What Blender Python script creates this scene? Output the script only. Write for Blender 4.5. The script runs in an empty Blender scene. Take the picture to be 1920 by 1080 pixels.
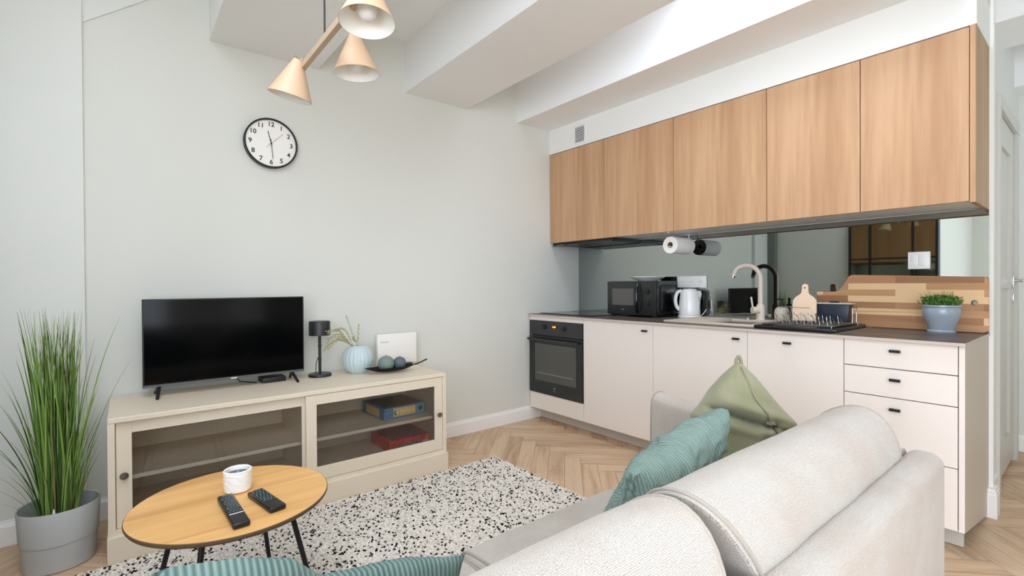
import bpy, bmesh, math, random
import numpy as np
from mathutils import Vector, Matrix, noise as mnoise
random.seed(7)
SC = bpy.context.scene
COL = SC.collection
PI = math.pi

# ------------------------------------------------------------------ camera
cd = bpy.data.cameras.new('camera'); cam = bpy.data.objects.new('camera', cd); COL.objects.link(cam)
cd.sensor_width = 36.0; cd.lens = 903.06 / 1920 * 36.0; cd.clip_start = 0.02; cd.clip_end = 60
_R = Vector((0.77961612, -0.62623201, -0.00567271)); _U = Vector((0.00902539, 0.00217791, 0.9999569)); _F = Vector((0.62619266, 0.77963372, -0.00734993))
cam.matrix_world = Matrix(((_R.x, _U.x, -_F.x, 0), (_R.y, _U.y, -_F.y, 0), (_R.z, _U.z, -_F.z, 1.119), (0, 0, 0, 1)))
SC.camera = cam
# ------------------------------------------------------------------ world, light, exposure
w = bpy.data.worlds.new('daylight'); SC.world = w; w.use_nodes = True
bg = w.node_tree.nodes['Background']; bg.inputs['Color'].default_value = (0.86, 0.93, 1.0, 1); bg.inputs['Strength'].default_value = 1.6
def area(name, loc, target, sx, sy, power, col=(1, 1, 1)):
    l = bpy.data.lights.new(name, 'AREA'); l.shape = 'RECTANGLE'; l.size = sx; l.size_y = sy; l.energy = power; l.color = col
    o = bpy.data.objects.new(name, l); COL.objects.link(o); o.location = loc
    o.rotation_euler = (Vector(target) - Vector(loc)).to_track_quat('-Z', 'Y').to_euler(); return o
DAY = (0.87, 0.965, 1.11)
area('added_window_light_left', (-2.72, -1.5, 1.2), (0, -1.0, .85), 3.2, 1.8, 112, DAY)  # added main light, shining in through an invented left window
area('added_window_light_front', (-.75, -3.92, 1.35), (-.6, 0, 1.15), 2.6, 2.3, 64, DAY)  # added light behind the camera, at an invented front window
area('added_up_fill_left', (-2.85, -1.5, .9), (0, -1.1, 3.6), 3.2, 1.4, 12, DAY)  # added fill aimed upwards to brighten the beam undersides
area('added_up_fill_front', (-.75, -4.05, .8), (-.6, 0, 4.6), 2.6, 1.4, 12, DAY)  # second added upward fill, from the front side
area('added_hall_fill', (4.0, -.90, 1.6), (4.0, 1, 1.3), .8, 1.2, 6, DAY)  # added fill for the hall; a closed wall stands behind it
area('added_ceiling_fill_middle', (1.22, .9, 2.77), (1.22, .9, 0), .45, 1.6, 1, DAY)  # added fill between the beams, no known ceiling fixture
area('added_ceiling_fill_left', (-.12, .9, 2.77), (-.12, .9, 0), .8, 1.7, 25, DAY)  # added overhead fill for table, bench and floor
area('added_ceiling_fill_right', (2.26, .8, 2.77), (2.26, .8, 0), .4, 1.2, 15, DAY)  # added overhead fill on the kitchen side, fixture invented
area('added_ceiling_fill_rear', (-1.0, -1.9, 2.77), (-1.0, -1.9, 0), 2.2, 2.4, 40, DAY)  # added overhead fill behind the camera, fixture invented
vs = SC.view_settings; vs.view_transform = 'Standard'; vs.look = 'None'; vs.exposure = 0.1; vs.gamma = 1.0; vs.use_curve_mapping = False
SC.cycles.max_bounces = 14; SC.cycles.diffuse_bounces = 11; SC.cycles.glossy_bounces = 5; SC.cycles.sample_clamp_indirect = 6; SC.cycles.caustics_reflective = False

# ------------------------------------------------------------------ materials
def lin(c):
    return tuple((x / 255 / 12.92 if x / 255 <= .04045 else ((x / 255 + .055) / 1.055) ** 2.4) for x in c) + (1,)
def mat(name, col, rough=.5, metal=0, spec=.5, **k):
    m = bpy.data.materials.new(name); m.use_nodes = True; b = m.node_tree.nodes['Principled BSDF']
    b.inputs['Base Color'].default_value = lin(col); b.inputs['Roughness'].default_value = rough; b.inputs['Metallic'].default_value = metal
    b.inputs['Specular IOR Level'].default_value = spec
    for a, v in k.items(): b.inputs[a.replace('_', ' ')].default_value = v
    return m
def N(m, t, **k):
    n = m.node_tree.nodes.new(t)
    for a, v in k.items(): setattr(n, a, v)
    return n
def L(m, a, b): m.node_tree.links.new(a, b)
def B(m): return m.node_tree.nodes['Principled BSDF']
def ramp(m, fac, stops):
    r = N(m, 'ShaderNodeValToRGB'); e = r.color_ramp.elements
    while len(e) < len(stops): e.new(.5)
    for i, (p, c) in enumerate(stops): e[i].position = p; e[i].color = lin(c) if len(c) == 3 else c
    L(m, fac, r.inputs[0]); return r
def coords(m, kind='Object', scale=(1, 1, 1), rot=(0, 0, 0)):
    t = N(m, 'ShaderNodeTexCoord'); mp = N(m, 'ShaderNodeMapping'); mp.inputs['Scale'].default_value = scale; mp.inputs['Rotation'].default_value = rot
    L(m, t.outputs[kind], mp.inputs[0]); return mp.outputs[0]
def noise_tex(m, vec, s, det=3, rough=.5, dist=0):
    n = N(m, 'ShaderNodeTexNoise'); n.inputs['Scale'].default_value = s; n.inputs['Detail'].default_value = det; n.inputs['Roughness'].default_value = rough; n.inputs['Distortion'].default_value = dist
    if vec: L(m, vec, n.inputs['Vector'])
    return n
def bump(m, h, strength=.2, dist=.002):
    b = N(m, 'ShaderNodeBump'); b.inputs['Strength'].default_value = strength; b.inputs['Distance'].default_value = dist
    L(m, h, b.inputs['Height']); L(m, b.outputs[0], B(m).inputs['Normal']); return b
def paint(name, col, rough=.75, bs=.06):
    m = mat(name, col, rough, spec=.3); v = coords(m); n = noise_tex(m, v, 220, 3); bump(m, n.outputs[0], bs, .001)
    n2 = noise_tex(m, v, 1.3, 2); c = lin(col); d = tuple(x * .97 for x in c[:3]) + (1,)
    r = ramp(m, n2.outputs[0], [(.3, c), (.7, d)]); L(m, r.outputs[0], B(m).inputs['Base Color']); return m
def wood(name, c1, c2, axis='z', rough=.5, scale=1.0, spec=.35, rings=True):
    m = mat(name, c1, rough, spec=spec)
    st = 1.2; ac = 22
    sc = {'x': (st, ac, ac), 'y': (ac, st, ac), 'z': (ac, ac, st)}[axis]
    v = coords(m, 'Object', tuple(s * scale for s in sc)); n = noise_tex(m, v, 1.0, 6, .62, .4)
    sc2 = {'x': (.5, 6, 6), 'y': (6, .5, 6), 'z': (6, 6, .5)}[axis]
    v2 = coords(m, 'Object', tuple(s * scale for s in sc2)); n2 = noise_tex(m, v2, 1.0, 2, .5, .8)
    mx = N(m, 'ShaderNodeMath', operation='ADD'); L(m, n.outputs[0], mx.inputs[0]); L(m, n2.outputs[0], mx.inputs[1])
    r = ramp(m, mx.outputs[0], [(0.40 * 2, c2), (0.62 * 2 if 0.62 * 2 <= 1 else 1.0, c1)])
    mm = N(m, 'ShaderNodeMath', operation='MULTIPLY'); mm.inputs[1].default_value = .5; L(m, mx.outputs[0], mm.inputs[0])
    r.color_ramp.elements[0].position = .38; r.color_ramp.elements[1].position = .60
    L(m, mm.outputs[0], r.inputs[0]); L(m, r.outputs[0], B(m).inputs['Base Color']); bump(m, n.outputs[0], .08, .001); return m
def fabric(name, light, dark, pitch=.0035, strength=.55, tint=None):
    # woven cloth: two crossed thread waves in surface (UV) metres, broken up by noise
    m = mat(name, light, .95, spec=.15); m.node_tree.nodes['Principled BSDF'].inputs['Sheen Weight'].default_value = .25
    v = coords(m, 'UV')
    w1 = N(m, 'ShaderNodeTexWave', wave_type='BANDS', bands_direction='X'); w2 = N(m, 'ShaderNodeTexWave', wave_type='BANDS', bands_direction='Y')
    for wv in (w1, w2):
        wv.inputs['Scale'].default_value = .314 / pitch; wv.inputs['Distortion'].default_value = 3.4; wv.inputs['Detail'].default_value = 3; wv.inputs['Detail Scale'].default_value = 2.2
        L(m, v, wv.inputs['Vector'])
    mul = N(m, 'ShaderNodeMath', operation='MULTIPLY'); L(m, w1.outputs['Fac'], mul.inputs[0]); L(m, w2.outputs['Fac'], mul.inputs[1])
    n = noise_tex(m, v, 420, 3, .7); add = N(m, 'ShaderNodeMath', operation='ADD'); L(m, mul.outputs[0], add.inputs[0]); L(m, n.outputs[0], add.inputs[1])
    r = ramp(m, add.outputs[0], [(.42, dark), (.85, light)])
    n2 = noise_tex(m, v, 7, 3, .6); tr = ramp(m, n2.outputs[0], [(.40, (255, 255, 255)), (.62, tint or (250, 240, 234))])
    mx = N(m, 'ShaderNodeMix', data_type='RGBA', blend_type='MULTIPLY'); mx.inputs[0].default_value = 1
    L(m, r.outputs[0], mx.inputs[6]); L(m, tr.outputs[0], mx.inputs[7]); L(m, mx.outputs[2], B(m).inputs['Base Color'])
    bump(m, add.outputs[0], strength, .0016); return m
def corduroy(name, light, dark, pitch=.011):
    m = mat(name, light, .9, spec=.1); B(m).inputs['Sheen Weight'].default_value = .35; B(m).inputs['Sheen Tint'].default_value = lin(light)
    v = coords(m, 'UV'); wv = N(m, 'ShaderNodeTexWave', wave_type='BANDS', bands_direction='X'); wv.inputs['Scale'].default_value = .314 / pitch; wv.inputs['Distortion'].default_value = .6; wv.inputs['Detail Scale'].default_value = .5
    L(m, v, wv.inputs['Vector']); n = noise_tex(m, v, 160, 3); n2 = noise_tex(m, v, 9, 3)
    a = N(m, 'ShaderNodeMath', operation='ADD'); L(m, wv.outputs['Fac'], a.inputs[0]); L(m, n2.outputs[0], a.inputs[1])
    r = ramp(m, a.outputs[0], [(.35, dark), (1.0, light)]); L(m, r.outputs[0], B(m).inputs['Base Color'])
    b = N(m, 'ShaderNodeMath', operation='MULTIPLY_ADD'); b.inputs[1].default_value = .25; L(m, n.outputs[0], b.inputs[0]); L(m, wv.outputs['Fac'], b.inputs[2])
    bump(m, b.outputs[0], .8, .003); return m

M = {}
M['wall'] = paint('grey wall paint', (218, 219, 212)); M['wall2'] = paint('pale grey wall paint', (222, 224, 219))
M['white'] = paint('white ceiling paint', (242, 243, 243)); M['bulk'] = paint('white bulkhead paint', (240, 241, 238))
M['far'] = paint('grey green wall paint', (120, 128, 122)); M['base'] = mat('white skirting lacquer', (240, 240, 238), .35)
M['door'] = mat('light grey door lacquer', (205, 204, 196), .4); M['oak'] = wood('oak veneer', (204, 165, 129), (184, 143, 107), 'z', .5, 1.4)
M['oakshade'] = wood('shade-toned oak veneer', (186, 156, 118), (160, 130, 94), 'z', .5, 1.4)  # oak darkened for the sides turned from the light; shade in the colour
M['oaktop'] = wood('oak table veneer', (230, 182, 118), (206, 155, 95), 'x', .42, 1.5)
M['front'] = mat('beige cabinet lacquer', (236, 228, 221), .42); M['carc'] = mat('pale cabinet board', (205, 200, 192), .6)
M['panel'] = mat('shade-toned beige panel', (196, 186, 172), .45)  # front lacquer darkened for the shaded sides; shade put into the colour
M['bench'] = mat('beige stained cabinet paint', (226, 213, 192), .45); M['black'] = mat('matt black metal', (22, 22, 23), .45); M['blackgloss'] = mat('black glass', (8, 8, 9), .06, spec=.6)
M['screen'] = mat('television glass', (3, 3, 4), .10, spec=.14); M['chrome'] = mat('chrome', (215, 215, 215), .15, 1); M['nickel'] = mat('brushed nickel', (140, 132, 120), .3, 1)
M['plastic'] = mat('white plastic', (236, 237, 238), .35); M['dark'] = mat('dark grey plastic', (48, 49, 50), .4); M['rubber'] = mat('black plastic', (26, 26, 27), .5)
M['steel'] = mat('cabinet underside', (236, 237, 236), .5); M['gold'] = mat('brass', (205, 165, 110), .3, 1)
# tinted mirror glass
M['mirror'] = mat('grey tinted mirror', (172, 178, 176), .015, 1)
m = M['glass'] = bpy.data.materials.new('clear cabinet glass'); m.use_nodes = True; nt = m.node_tree; nt.nodes.remove(B(m))
g1 = nt.nodes.new('ShaderNodeBsdfTransparent'); g1.inputs[0].default_value = (.97, .97, .96, 1); g2 = nt.nodes.new('ShaderNodeBsdfGlossy'); g2.inputs['Roughness'].default_value = .02
fr = nt.nodes.new('ShaderNodeFresnel'); fr.inputs[0].default_value = 1.47; mx = nt.nodes.new('ShaderNodeMixShader')
nt.links.new(fr.outputs[0], mx.inputs[0]); nt.links.new(g1.outputs[0], mx.inputs[1]); nt.links.new(g2.outputs[0], mx.inputs[2]); nt.links.new(mx.outputs[0], nt.nodes['Material Output'].inputs[0])
M['sofa'] = fabric('light woven sofa cloth', (220, 214, 206), (144, 138, 130), .0028, .6, (250, 244, 241))
M['seat'] = fabric('grey beige woven seat cloth', (206, 199, 190), (140, 135, 127), .0028, .5, (244, 240, 236))
M['green'] = fabric('olive cotton', (146, 144, 118), (134, 132, 108), .0013, .06, (236, 238, 226))
M['teal'] = corduroy('teal corduroy', (114, 136, 131), (74, 96, 92), .0085)
M['plush'] = corduroy('teal plush', (134, 154, 147), (80, 102, 97), .0075)
for nd in M['plush'].node_tree.nodes:
    if nd.type == 'TEX_WAVE': nd.inputs['Distortion'].default_value = 3.5; nd.inputs['Detail'].default_value = 3; nd.inputs['Detail Scale'].default_value = 1.2
# tabletop edge, ceramic etc.
M['edge'] = mat('dark table edge', (96, 74, 50), .6); M['planter'] = mat('grey planter plastic', (176, 178, 177), .55); M['planter_in'] = mat('planter liner', (96, 98, 100), .7)
M['vase'] = mat('pale blue ceramic', (194, 211, 215), .45); M['ball1'] = mat('sage wax', (120, 138, 132), .6); M['ball2'] = mat('blue grey wax', (92, 106, 114), .6)
M['ceramic'] = mat('white ceramic', (244, 243, 240), .4); M['wax'] = mat('grey wax', (92, 98, 104), .6); M['pot'] = mat('blue grey glazed ceramic', (148, 160, 171), .18)
M['pink'] = mat('pale beech', (232, 204, 178), .6); M['navy'] = mat('dark blue enamel', (38, 44, 56), .35); M['soap'] = mat('speckled ceramic', (208, 198, 184), .5)
M['lampcone'] = mat('beige lamp lacquer', (198, 168, 138), .5); M['lampin'] = mat('white lamp lining', (240, 240, 236), .5); M['bulb'] = mat('frosted bulb glass', (232, 234, 234), .3)
M['armwood'] = mat('beige arm lacquer', (184, 162, 136), .45); M['tap'] = mat('beige granite tap', (216, 204, 190), .4)
M['paper'] = mat('paper towel', (246, 245, 243), .95); M['card'] = mat('cardboard core', (142, 112, 84), .9)
M['ink'] = mat('black ink', (26, 26, 28), .7); M['dial'] = mat('white dial', (240, 239, 232), .6); M['greymark'] = mat('grey print', (186, 186, 184), .6)
m = M['paper']; n = noise_tex(m, coords(m), 120, 3); bump(m, n.outputs[0], .2, .002)
m = M['ceramic']; v = coords(m); vo = N(m, 'ShaderNodeTexWave', wave_type='RINGS'); vo.inputs['Scale'].default_value = 22; vo.inputs['Distortion'].default_value = 7; L(m, v, vo.inputs['Vector']); bump(m, vo.outputs['Fac'], .35, .0015)
m = M['sinkstone'] = mat('beige composite', (206, 194, 178), .5); n = noise_tex(m, coords(m), 400, 2); r = ramp(m, n.outputs[0], [(.35, (186, 174, 158)), (.6, (210, 199, 184))]); L(m, r.outputs[0], B(m).inputs['Base Color'])
m = M['worktop'] = wood('dark wood effect worktop', (112, 100, 92), (74, 66, 62), 'y', .38, 1.2); M['topedge'] = mat('light worktop edge', (196, 184, 174), .5)
m = M['leaf'] = mat('grass blade', (84, 122, 50), .6, spec=.3); g = N(m, 'ShaderNodeNewGeometry'); r = ramp(m, g.outputs['Random Per Island'], [(0, (38, 60, 28)), (.25, (74, 104, 40)), (.6, (118, 152, 66)), (.92, (156, 180, 104)), (.95, (160, 112, 84))]); L(m, r.outputs[0], B(m).inputs['Base Color'])
m = M['herb'] = mat('herb leaf', (60, 100, 34), .6, spec=.3); g = N(m, 'ShaderNodeNewGeometry'); r = ramp(m, g.outputs['Random Per Island'], [(0, (44, 82, 26)), (.5, (70, 116, 40)), (.9, (110, 150, 70))]); L(m, r.outputs[0], B(m).inputs['Base Color'])
M['dry'] = mat('dried stem', (168, 160, 104), .8)
m = M['pile'] = mat('rug pile', (226, 219, 208), .95, spec=.1); g = N(m, 'ShaderNodeNewGeometry'); r = ramp(m, g.outputs['Random Per Island'], [(0, (20, 20, 21)), (.135, (34, 34, 35)), (.16, (150, 146, 140)), (.20, (222, 214, 204)), (1, (238, 233, 225))]); r.color_ramp.interpolation = 'LINEAR'; L(m, r.outputs[0], B(m).inputs['Base Color'])
M['rugbase'] = mat('rug backing', (206, 199, 188), .95)
# floor boards: colour per plank, grain along the plank
m = M['floor'] = mat('herringbone oak', (196, 160, 124), .42, spec=.35)
g = N(m, 'ShaderNodeNewGeometry'); uv = coords(m, 'UV', (1.6, 26, 1)); n = noise_tex(m, uv, 1.0, 6, .6, .5); uv2 = coords(m, 'UV', (2.2, 9, 1)); n2 = noise_tex(m, uv2, 1.0, 3, .5, 1.6)
a = N(m, 'ShaderNodeMath', operation='MULTIPLY_ADD'); a.inputs[1].default_value = .75; L(m, n2.outputs[0], a.inputs[0]); L(m, n.outputs[0], a.inputs[2])
a2 = N(m, 'ShaderNodeMath', operation='MULTIPLY_ADD'); a2.inputs[1].default_value = .36; L(m, g.outputs['Random Per Island'], a2.inputs[0]); L(m, a.outputs[0], a2.inputs[2])
r = ramp(m, a2.outputs[0], [(.62, (180, 146, 114)), (1.0, (214, 186, 156))]); 
dv = N(m, 'ShaderNodeMath', operation='MULTIPLY'); dv.inputs[1].default_value = .82; L(m, a2.outputs[0], dv.inputs[0]); L(m, dv.outputs[0], r.inputs[0]); L(m, r.outputs[0], B(m).inputs['Base Color']); bump(m, n.outputs[0], .05, .001)
M['gap'] = mat('floor joint', (92, 72, 54), .8)
# acacia staves of the big board: random stave colours
m = M['acacia'] = mat('acacia staves', (190, 145, 100), .5); v = coords(m)
sx = N(m, 'ShaderNodeSeparateXYZ'); L(m, v, sx.inputs[0]); cb = N(m, 'ShaderNodeCombineXYZ'); L(m, sx.outputs[1], cb.inputs[0]); L(m, sx.outputs[2], cb.inputs[1])
br = N(m, 'ShaderNodeTexBrick'); br.inputs['Scale'].default_value = 1; br.inputs['Brick Width'].default_value = .34; br.inputs['Row Height'].default_value = .034; br.inputs['Mortar Size'].default_value = .0; br.inputs['Bias'].default_value = 0; br.offset = .37
br.inputs['Color1'].default_value = (0, 0, 0, 1); br.inputs['Color2'].default_value = (1, 1, 1, 1); L(m, cb.outputs[0], br.inputs['Vector'])
mp = N(m, 'ShaderNodeMapping'); mp.inputs['Scale'].default_value = (1, 2.0, 30); L(m, v, mp.inputs[0]); n = noise_tex(m, mp.outputs[0], 1, 5, .6, .6)
a = N(m, 'ShaderNodeMath', operation='MULTIPLY_ADD'); a.inputs[1].default_value = .5; L(m, n.outputs[0], a.inputs[0]); L(m, br.outputs['Color'], a.inputs[2])
r = ramp(m, a.outputs[0], [(.2, (146, 102, 66)), (.6, (182, 136, 94)), (.90, (196, 152, 108)), (1.0, (228, 192, 146))]); L(m, r.outputs[0], B(m).inputs['Base Color'])

# ------------------------------------------------------------------ mesh helpers
def box(bm, x0, x1, y0, y1, z0, z1, bev=0, seg=2):
    r = bmesh.ops.create_cube(bm, size=1); vs_ = r['verts']
    for v in vs_: v.co = Vector(((x0 + x1) / 2 + v.co.x * (x1 - x0), (y0 + y1) / 2 + v.co.y * (y1 - y0), (z0 + z1) / 2 + v.co.z * (z1 - z0)))
    if bev:
        es = list({e for v in vs_ for e in v.link_edges}); bmesh.ops.bevel(bm, geom=es, offset=bev, segments=seg, affect='EDGES', profile=.5)
    return bm
def bx(*a, **k): return box(bmesh.new(), *a, **k)
def lathe(bm, prof, seg=48, c=(0, 0, 0), rib=None, caps=True):
    rings = []
    for r, z in prof:
        ring = []
        for i in range(seg):
            a = 2 * PI * i / seg; rr = r * (rib(a, z) if rib else 1)
            ring.append(bm.verts.new((c[0] + rr * math.cos(a), c[1] + rr * math.sin(a), c[2] + z)))
        rings.append(ring)
    for A, Bq in zip(rings, rings[1:]):
        for i in range(seg):
            bm.faces.new((A[i], A[(i + 1) % seg], Bq[(i + 1) % seg], Bq[i]))
    for ring, rev in ((rings[0], True), (rings[-1], False)):
        if caps and prof[0 if rev else -1][0] > 1e-6:
            try: bm.faces.new(ring[::-1] if rev else ring)
            except ValueError: pass
    bmesh.ops.remove_doubles(bm, verts=bm.verts, dist=1e-6)
    return bm
def tube(bm, pts, r, seg=10, closed=False):
    pts = [Vector(p) for p in pts]; rings = []; n = len(pts); up = None
    for i, p in enumerate(pts):
        t = (pts[(i + 1) % n] - pts[i - 1]) if closed else (pts[min(i + 1, n - 1)] - pts[max(i - 1, 0)])
        t.normalize()
        if up is None: up = t.orthogonal().normalized()
        up = (up - t * up.dot(t)).normalized(); s = t.cross(up)
        rr = r[i] if isinstance(r, (list, tuple)) else r
        rings.append([bm.verts.new(p + (up * math.cos(2 * PI * k / seg) + s * math.sin(2 * PI * k / seg)) * rr) for k in range(seg)])
    rg = list(zip(rings, rings[1:])) + ([(rings[-1], rings[0])] if closed else [])
    for A, Bq in rg:
        for i in range(seg): bm.faces.new((A[i], A[(i + 1) % seg], Bq[(i + 1) % seg], Bq[i]))
    if not closed: bm.faces.new(rings[0][::-1]); bm.faces.new(rings[-1])
    return bm
def prism(bm, poly, ax, a0, a1, bev=0):
    # poly: 2D points; ax: extrusion axis ('x': (y,z), 'y': (x,z), 'z': (x,y))
    f = {'x': lambda p, t: (t, p[0], p[1]), 'y': lambda p, t: (p[0], t, p[1]), 'z': lambda p, t: (p[0], p[1], t)}[ax]
    A = [bm.verts.new(f(p, a0)) for p in poly]; Bq = [bm.verts.new(f(p, a1)) for p in poly]; n = len(poly); fs = [bm.faces.new(A), bm.faces.new(Bq[::-1])]
    for i in range(n): fs.append(bm.faces.new((A[i], Bq[i], Bq[(i + 1) % n], A[(i + 1) % n])))
    if bev:
        es = list({e for f_ in fs[:2] for e in f_.edges}); bmesh.ops.bevel(bm, geom=es, offset=bev, segments=2, affect='EDGES')
    return bm
def spline(P, n, closed=False):
    P = [Vector(p) for p in P]; out = []; m_ = len(P)
    segs = m_ if closed else m_ - 1
    for i in range(segs):
        p1, p2 = P[i], P[(i + 1) % m_]
        p0 = P[i - 1] if (closed or i > 0) else p1; p3 = P[(i + 2) % m_] if (closed or i + 2 < m_) else p2
        for k in range(n):
            t = k / n; out.append(.5 * ((2 * p1) + (p2 - p0) * t + (2 * p0 - 5 * p1 + 4 * p2 - p3) * t * t + (3 * p1 - p0 - 3 * p2 + p3) * t ** 3))
    if not closed: out.append(P[-1])
    return out
def obj(name, bm, material, parent=None, smooth=False, angle=40):
    bmesh.ops.recalc_face_normals(bm, faces=bm.faces)
    me = bpy.data.meshes.new(name); bm.to_mesh(me); bm.free()
    for mm in (material if isinstance(material, (list, tuple)) else [material]): me.materials.append(mm)
    if smooth:
        me.polygons.foreach_set('use_smooth', [True] * len(me.polygons))
        try: me.set_sharp_from_angle(angle=math.radians(angle))
        except Exception: pass
    o = bpy.data.objects.new(name, me); COL.objects.link(o)
    if parent: o.parent = parent
    return o
def thing(name, label, cat, loc=(0, 0, 0), rz=0, group=None):
    o = bpy.data.objects.new(name, None); COL.objects.link(o); o.location = loc; o.rotation_euler = (0, 0, rz); o.empty_display_size = .05
    o['label'] = label; o['category'] = cat
    if group: o['group'] = group
    return o
def tag(o, label, cat, loc=None, group=None):
    o['label'] = label; o['category'] = cat
    if group: o['group'] = group
    if loc: o.location = loc
    return o
def struct(name, bm, m_, parent=None, smooth=False):
    o = obj(name, bm, m_, parent, smooth)
    if not parent: o['kind'] = 'structure'
    return o
def grid_uv(bm, rows, closed=False, uvs=None):
    # rows: list of lists of Vector; builds quads with uv in metres
    lay = bm.loops.layers.uv.verify(); V = [[bm.verts.new(p) for p in r_] for r_ in rows]; nr, nc = len(rows), len(rows[0])
    for i in range(nr - 1):
        for j in range(nc if closed else nc - 1):
            j2 = (j + 1) % nc; f = bm.faces.new((V[i][j], V[i][j2], V[i + 1][j2], V[i + 1][j]))
            for lp, (a_, b_) in zip(f.loops, ((i, j), (i, j + 1), (i + 1, j + 1), (i + 1, j))): lp[lay].uv = uvs(a_, b_)
    return V
def fbm(p, s): return mnoise.noise(Vector(p) * s)
def loft_x(bm, prof, xs, scales, centre, wob=.004, seed=0.0, shift=None):
    # closed (y,z) profile swept along x; scales shrink it towards centre at each station
    n = len(prof); per = [0]
    for i in range(n): per.append(per[-1] + (prof[(i + 1) % n] - prof[i]).length)
    rows = []
    for k, (x, s) in enumerate(zip(xs, scales)):
        row = []
        for p in prof:
            q = centre + (p - centre) * s; d = fbm((x + seed, q.x * 1.3, q.y * 1.3), 5.5) * wob + fbm((x, q.x, q.y + seed), 14) * wob * .35
            nrm = (q - centre).normalized(); q = q + nrm * d
            row.append(Vector((x, q.x, q.y)))
        rows.append(row)
    V = grid_uv(bm, rows, True, lambda a_, b_: (xs[a_] + seed, per[b_]))
    lay = bm.loops.layers.uv.verify()
    for ring in (V[0][::-1], V[-1]):
        f = bm.faces.new(ring)
        for lp in f.loops: lp[lay].uv = (lp.vert.co.y, lp.vert.co.z)
    return rows
def pillow_mesh(w_, h_, t_, n=36, k=.07, wr=.006, seed=0.0, shape=None, p=3.0, crumple=0):
    bm = bmesh.new(); lay = bm.loops.layers.uv.verify(); sides = []
    def pos(s, t, sg):
        x = w_ / 2 * s * (1 - k * (1 - t * t)); z = h_ / 2 * t * (1 - k * (1 - s * s))
        th = t_ / 2 * (max(0, (1 - abs(s) ** p)) * max(0, (1 - abs(t) ** p))) ** .55
        if shape: x, z, th = shape(s, t, x, z, th, sg)
        if th > 1e-5:
            th += crumple * (1 - abs(fbm((x * 1.0 + seed + z, sg * 2.0, z * 1.6 - x), 16)) * 3.0) * min(1, th / .03)
            th += wr * fbm((x + seed, sg * 3.1, z), 7) + wr * .5 * fbm((x, sg * 2 + seed, z), 18)
        return Vector((x, sg * max(th, 0), z))
    g = [-math.cos(PI * i / n) if False else (-1 + 2 * i / n) for i in range(n + 1)]
    for sg in (-1, 1):
        rows = [[pos(s, t, sg) for s in g] for t in g]
        grid_uv(bm, rows, False, lambda a_, b_: (g[b_] * w_ / 2 + seed, g[a_] * h_ / 2))
    bmesh.ops.remove_doubles(bm, verts=bm.verts, dist=1e-5)
    return bm
def text_mesh(body, size, name='lettering', extrude=.0004, align='CENTER'):
    c = bpy.data.curves.new('t', 'FONT'); c.body = body; c.size = size; c.extrude = extrude; c.offset = size * .018; c.align_x = align; c.align_y = 'CENTER'
    o = bpy.data.objects.new('t', c); COL.objects.link(o); dg = bpy.context.evaluated_depsgraph_get(); me = bpy.data.meshes.new_from_object(o.evaluated_get(dg)); me.name = name
    bpy.data.objects.remove(o); bpy.data.curves.remove(c); return me
def text_into(bm, body, size, mtx, extrude=.0004):
    me = text_mesh(body, size, extrude=extrude); me.transform(mtx); bm.from_mesh(me); bpy.data.meshes.remove(me); return bm

# ------------------------------------------------------------------ room constants (metres)
YW = 3.0436; XL = 2.630; XU = 2.868; XW = 3.232; ZC = .874; ZB = 2.4385; CEIL = 2.782; YE = .368
EDG = [3.038, 2.438, 1.838, 1.238, .788, .388]

# ------------------------------------------------------------------ setting
# herringbone floor, planks .1 x .6 m laid at 45 degrees
def herringbone():
    bm = bmesh.new(); lay = bm.loops.layers.uv.verify(); W = .1; n = 6; g = .0007; c45 = math.sqrt(.5)
    def plank(x0, x1, y0, y1, horiz):
        cx, cy = (x0 + x1) / 2 * W, (y0 + y1) / 2 * W
        X, Y = (cx - cy) * c45 + 1.0, (cx + cy) * c45 + .3
        if not (-2.9 < X < 5.1 and -4.1 < Y < 3.35): return
        P = [(x0 * W + g, y0 * W + g), (x1 * W - g, y0 * W + g), (x1 * W - g, y1 * W - g), (x0 * W + g, y1 * W - g)]
        o1, o2 = random.random() * 40, random.random() * 40
        vs_ = [bm.verts.new(((px - py) * c45 + 1.0, (px + py) * c45 + .3, 0)) for px, py in P]; f = bm.faces.new(vs_)
        for lp, (px, py) in zip(f.loops, P): lp[lay].uv = ((px if horiz else py) + o1, (py if horiz else px) + o2)
    for k in range(-90, 91):
        for mrep in range(-9, 10):
            o = k + 2 * n * mrep
            plank(o, o + n, k, k + 1, True); plank(o + n, o + n + 1, k + 1 - n, k + 1, False)
    return bm
fl = struct('floor', herringbone(), M['floor'])
struct('floor', bx(-2.9, 5.0, -4.0, 3.3, -.08, -.0015), M['gap'])
struct('wall_back', bx(-.9, 3.30, YW, YW + .2, 0, CEIL + .05), M['wall'])
struct('wall_back', bx(-.9, -.147, YW - .043, YW + .01, 0, CEIL), M['wall2'])
bm = bmesh.new(); prism(bm, [(-.147, 2.364), (.115, 2.571), (.115, CEIL), (-.147, CEIL)], 'y', YW - .008, YW + .01); struct('trim_4', bm, M['wall2'])
struct('wall_right', bx(XW, 3.62, .385, YW + .2, 0, CEIL + .05), M['wall2'])
struct('wall_right', bx(3.62, 4.46, .44, .60, 0, CEIL + .05), M['wall2'])
struct('wall_right', bx(3.6201, 4.4599, .385, .4399, 2.09, CEIL + .05), M['wall2'])
struct('wall_right', bx(4.46, 4.75, .385, .60, 0, CEIL + .05), M['wall2'])
struct('wall_right', bx(XW - .002, XW + .035, .353, .386, 0, CEIL), M['bulk'])
struct('wall_hall_end', bx(4.60, 4.75, -1.0, .60, 0, CEIL + .05), M['wall2'])
struct('wall_light_block', bx(1.35, 4.9, -4.0, -.95, 0, CEIL + .05), M['wall2'])  # unseen hall wall, widened to block window light from the end panel
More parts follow.
